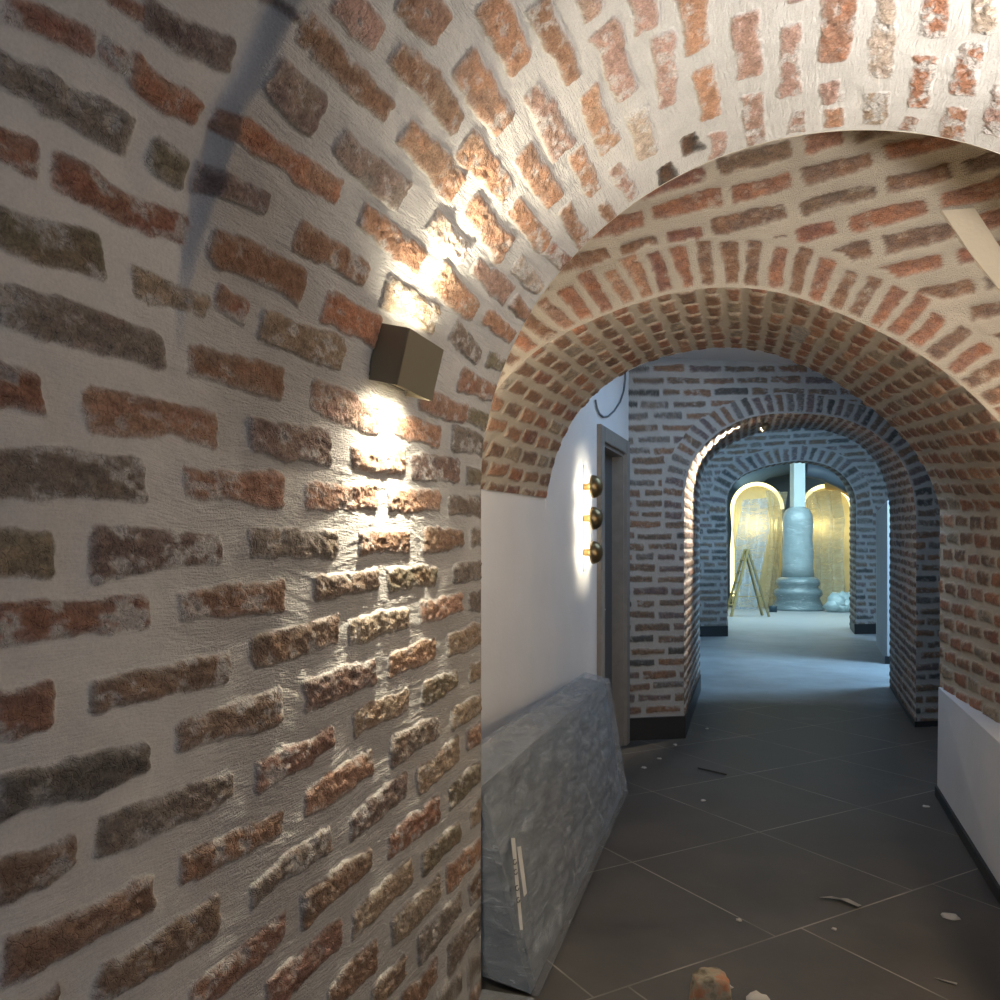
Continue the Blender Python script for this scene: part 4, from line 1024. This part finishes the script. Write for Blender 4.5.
# overhead duct
bm = bmesh.new(); tube_bm(bm, [hd(735, 486, 24.6), hd(764, 470, 25.2), hd(800, 462, 26)], .32, 14)
tag(link('ventilation_duct', bm, simple('dull blue duct', (.20,.27,.33), .5), None, True), 'blue grey ventilation duct under the far hall ceiling, left of the post', 'duct')
bm = bmesh.new(); tube_bm(bm, [hd(806, 470, 22.6), hd(822, 473, 22.6), hd(838, 480, 22.6), hd(850, 487, 22.6)], .20, 14)
tag(link('ventilation_duct', bm, simple('dark slate duct', (.07,.09,.12), .5), None, True), 'dark ventilation duct under the far hall ceiling, right of the post', 'duct')
# stepladder
dl = 19.6
root = thing('stepladder', 'wooden stepladder standing open left of the wrapped column', 'ladder', tuple(Vector((hd(748, 603, dl).x, hd(748, 603, dl).y, 0))))
M_WOOD = simple('yellow pine', (.42,.32,.13), .6, var=.15, vscale=6)
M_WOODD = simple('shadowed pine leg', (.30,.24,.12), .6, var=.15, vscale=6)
def bar(bm, a, b, w, t):
    d = (b-a); L = d.length; q = d.to_track_quat('Z', 'Y').to_matrix().to_4x4()
    box_bm(bm, -w/2, w/2, -t/2, t/2, 0, L, Matrix.Translation(a) @ q)
ap = hd(748, 549, dl)
fl = hd(731, 616, dl); fl.z = 0.003; fr = hd(769, 612, dl); fr.z = .003
for s_, nm in ((-.0, 0), (.5, 1)):
    o_ = ef*s_
    bm = bmesh.new(); bar(bm, fl+o_, ap+o_*.5, .07, .05); link('rail', rel(bm, root), M_WOOD, root)
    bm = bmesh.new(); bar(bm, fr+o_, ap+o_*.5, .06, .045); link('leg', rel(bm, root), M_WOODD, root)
for k in range(1, 6):
    t = k/6; a = fl.lerp(ap, t); b = (fl+ef*.5).lerp(ap+ef*.25, t)
    bm = bmesh.new(); bar(bm, a, b, .08, .03); link('step', rel(bm, root), M_WOOD, root)
t = .3
bm = bmesh.new(); bar(bm, fl.lerp(ap, t), fr.lerp(ap, t), .03, .02); link('spreader', rel(bm, root), M_WOODD, root)
p = onfloor(773, 612)
bm = bmesh.new(); lathe_bm(bm, [(0, 0), (.10, 0), (.11, .16), (.10, .17), (.09, .16), (.085, .02), (0, .02)], 16); bmesh.ops.translate(bm, vec=(p[0], p[1], 0), verts=bm.verts[:])
tag(link('small_bucket', bm, simple('dark blue plastic', (.03,.06,.08), .5), None, True), 'small dark bucket on the pale floor in front of the stepladder', 'bucket')

# ================================================================== LIGHT
w = bpy.data.worlds.new('world'); sc.world = w; w.use_nodes = True
w.node_tree.nodes['Background'].inputs[0].default_value = (.80, .90, 1.0, 1); w.node_tree.nodes['Background'].inputs[1].default_value = .18
R90 = math.pi/2
# lamp of the same kind on the right side of the near vault, out of frame
# warm lights in the space before the second arch
lamp('unseen_lamp_antechamber', 'POINT', 32, (1.0, .82, .60), (1.12, 2.42, H-.25), .06)
lamp('unseen_lamp_antechamber', 'POINT', 11, (1.0, .84, .64), (-.98, 2.40, H+.42), .06)  # unseen fill, added to brighten the right side of the second arch's soffit
lamp('lamp_right_vault', 'AREA', 33, (1.0, .96, .91), (.70, 1.25, H+.50), (.16, .06), facing((-.06, .85, 1)))
# daylight from the open end behind the photographer
lamp('daylight_rear', 'AREA', 12, (.62, .75, 1.0), (.35, -1.5, H-.2), (1.6, 1.6), facing((-.15, 1, 0)))
# skylight over the bay between the second and third arch
lamp('daylight_bay', 'AREA', 24, (.42, .68, 1.0), (.2, 5.05, H+1.5), (1.4, .7), facing((-.1, .1, -1)))
# vestibule daylight from right
lamp('daylight_vestibule', 'AREA', 460, (.38, .68, 1.0), (3.0, 10.8, H+1.9), (1.8, 1.8), facing((-.8, .1, -.9)))
# hall daylight
lamp('daylight_hall', 'AREA', 850, (.60, .89, 1.0), (0.8, 20.5, 5.1), (7, 5), facing((0, .15, -1)))
lamp('daylight_hall_front', 'AREA', 150, (.75, .94, 1.0), (4.5, 19.0, 3.6), (3, 2), facing((-.5, 1, -.25)))
lamp('spotlight_beam', 'SPOT', 260, (1.0, .86, .68), V3(pc)+dv*.02, .012, facing(dv), spot_size=1.5, spot_blend=.5)

# ================================================================== CAMERA
cd = bpy.data.cameras.new('camera'); cam = bpy.data.objects.new('camera', cd); col.objects.link(cam)
cam.location = (0, 0, H); cam.rotation_euler = (R90, 0, TH)
cd.sensor_width = 36; cd.lens = 36*F/1000; cd.shift_y = (HY-500)/1000; cd.clip_start = .02; cd.clip_end = 100
sc.camera = cam
sc.view_settings.view_transform = 'Standard'; sc.view_settings.look = 'None'; sc.view_settings.gamma = 1
sc.view_settings.exposure = 0.0
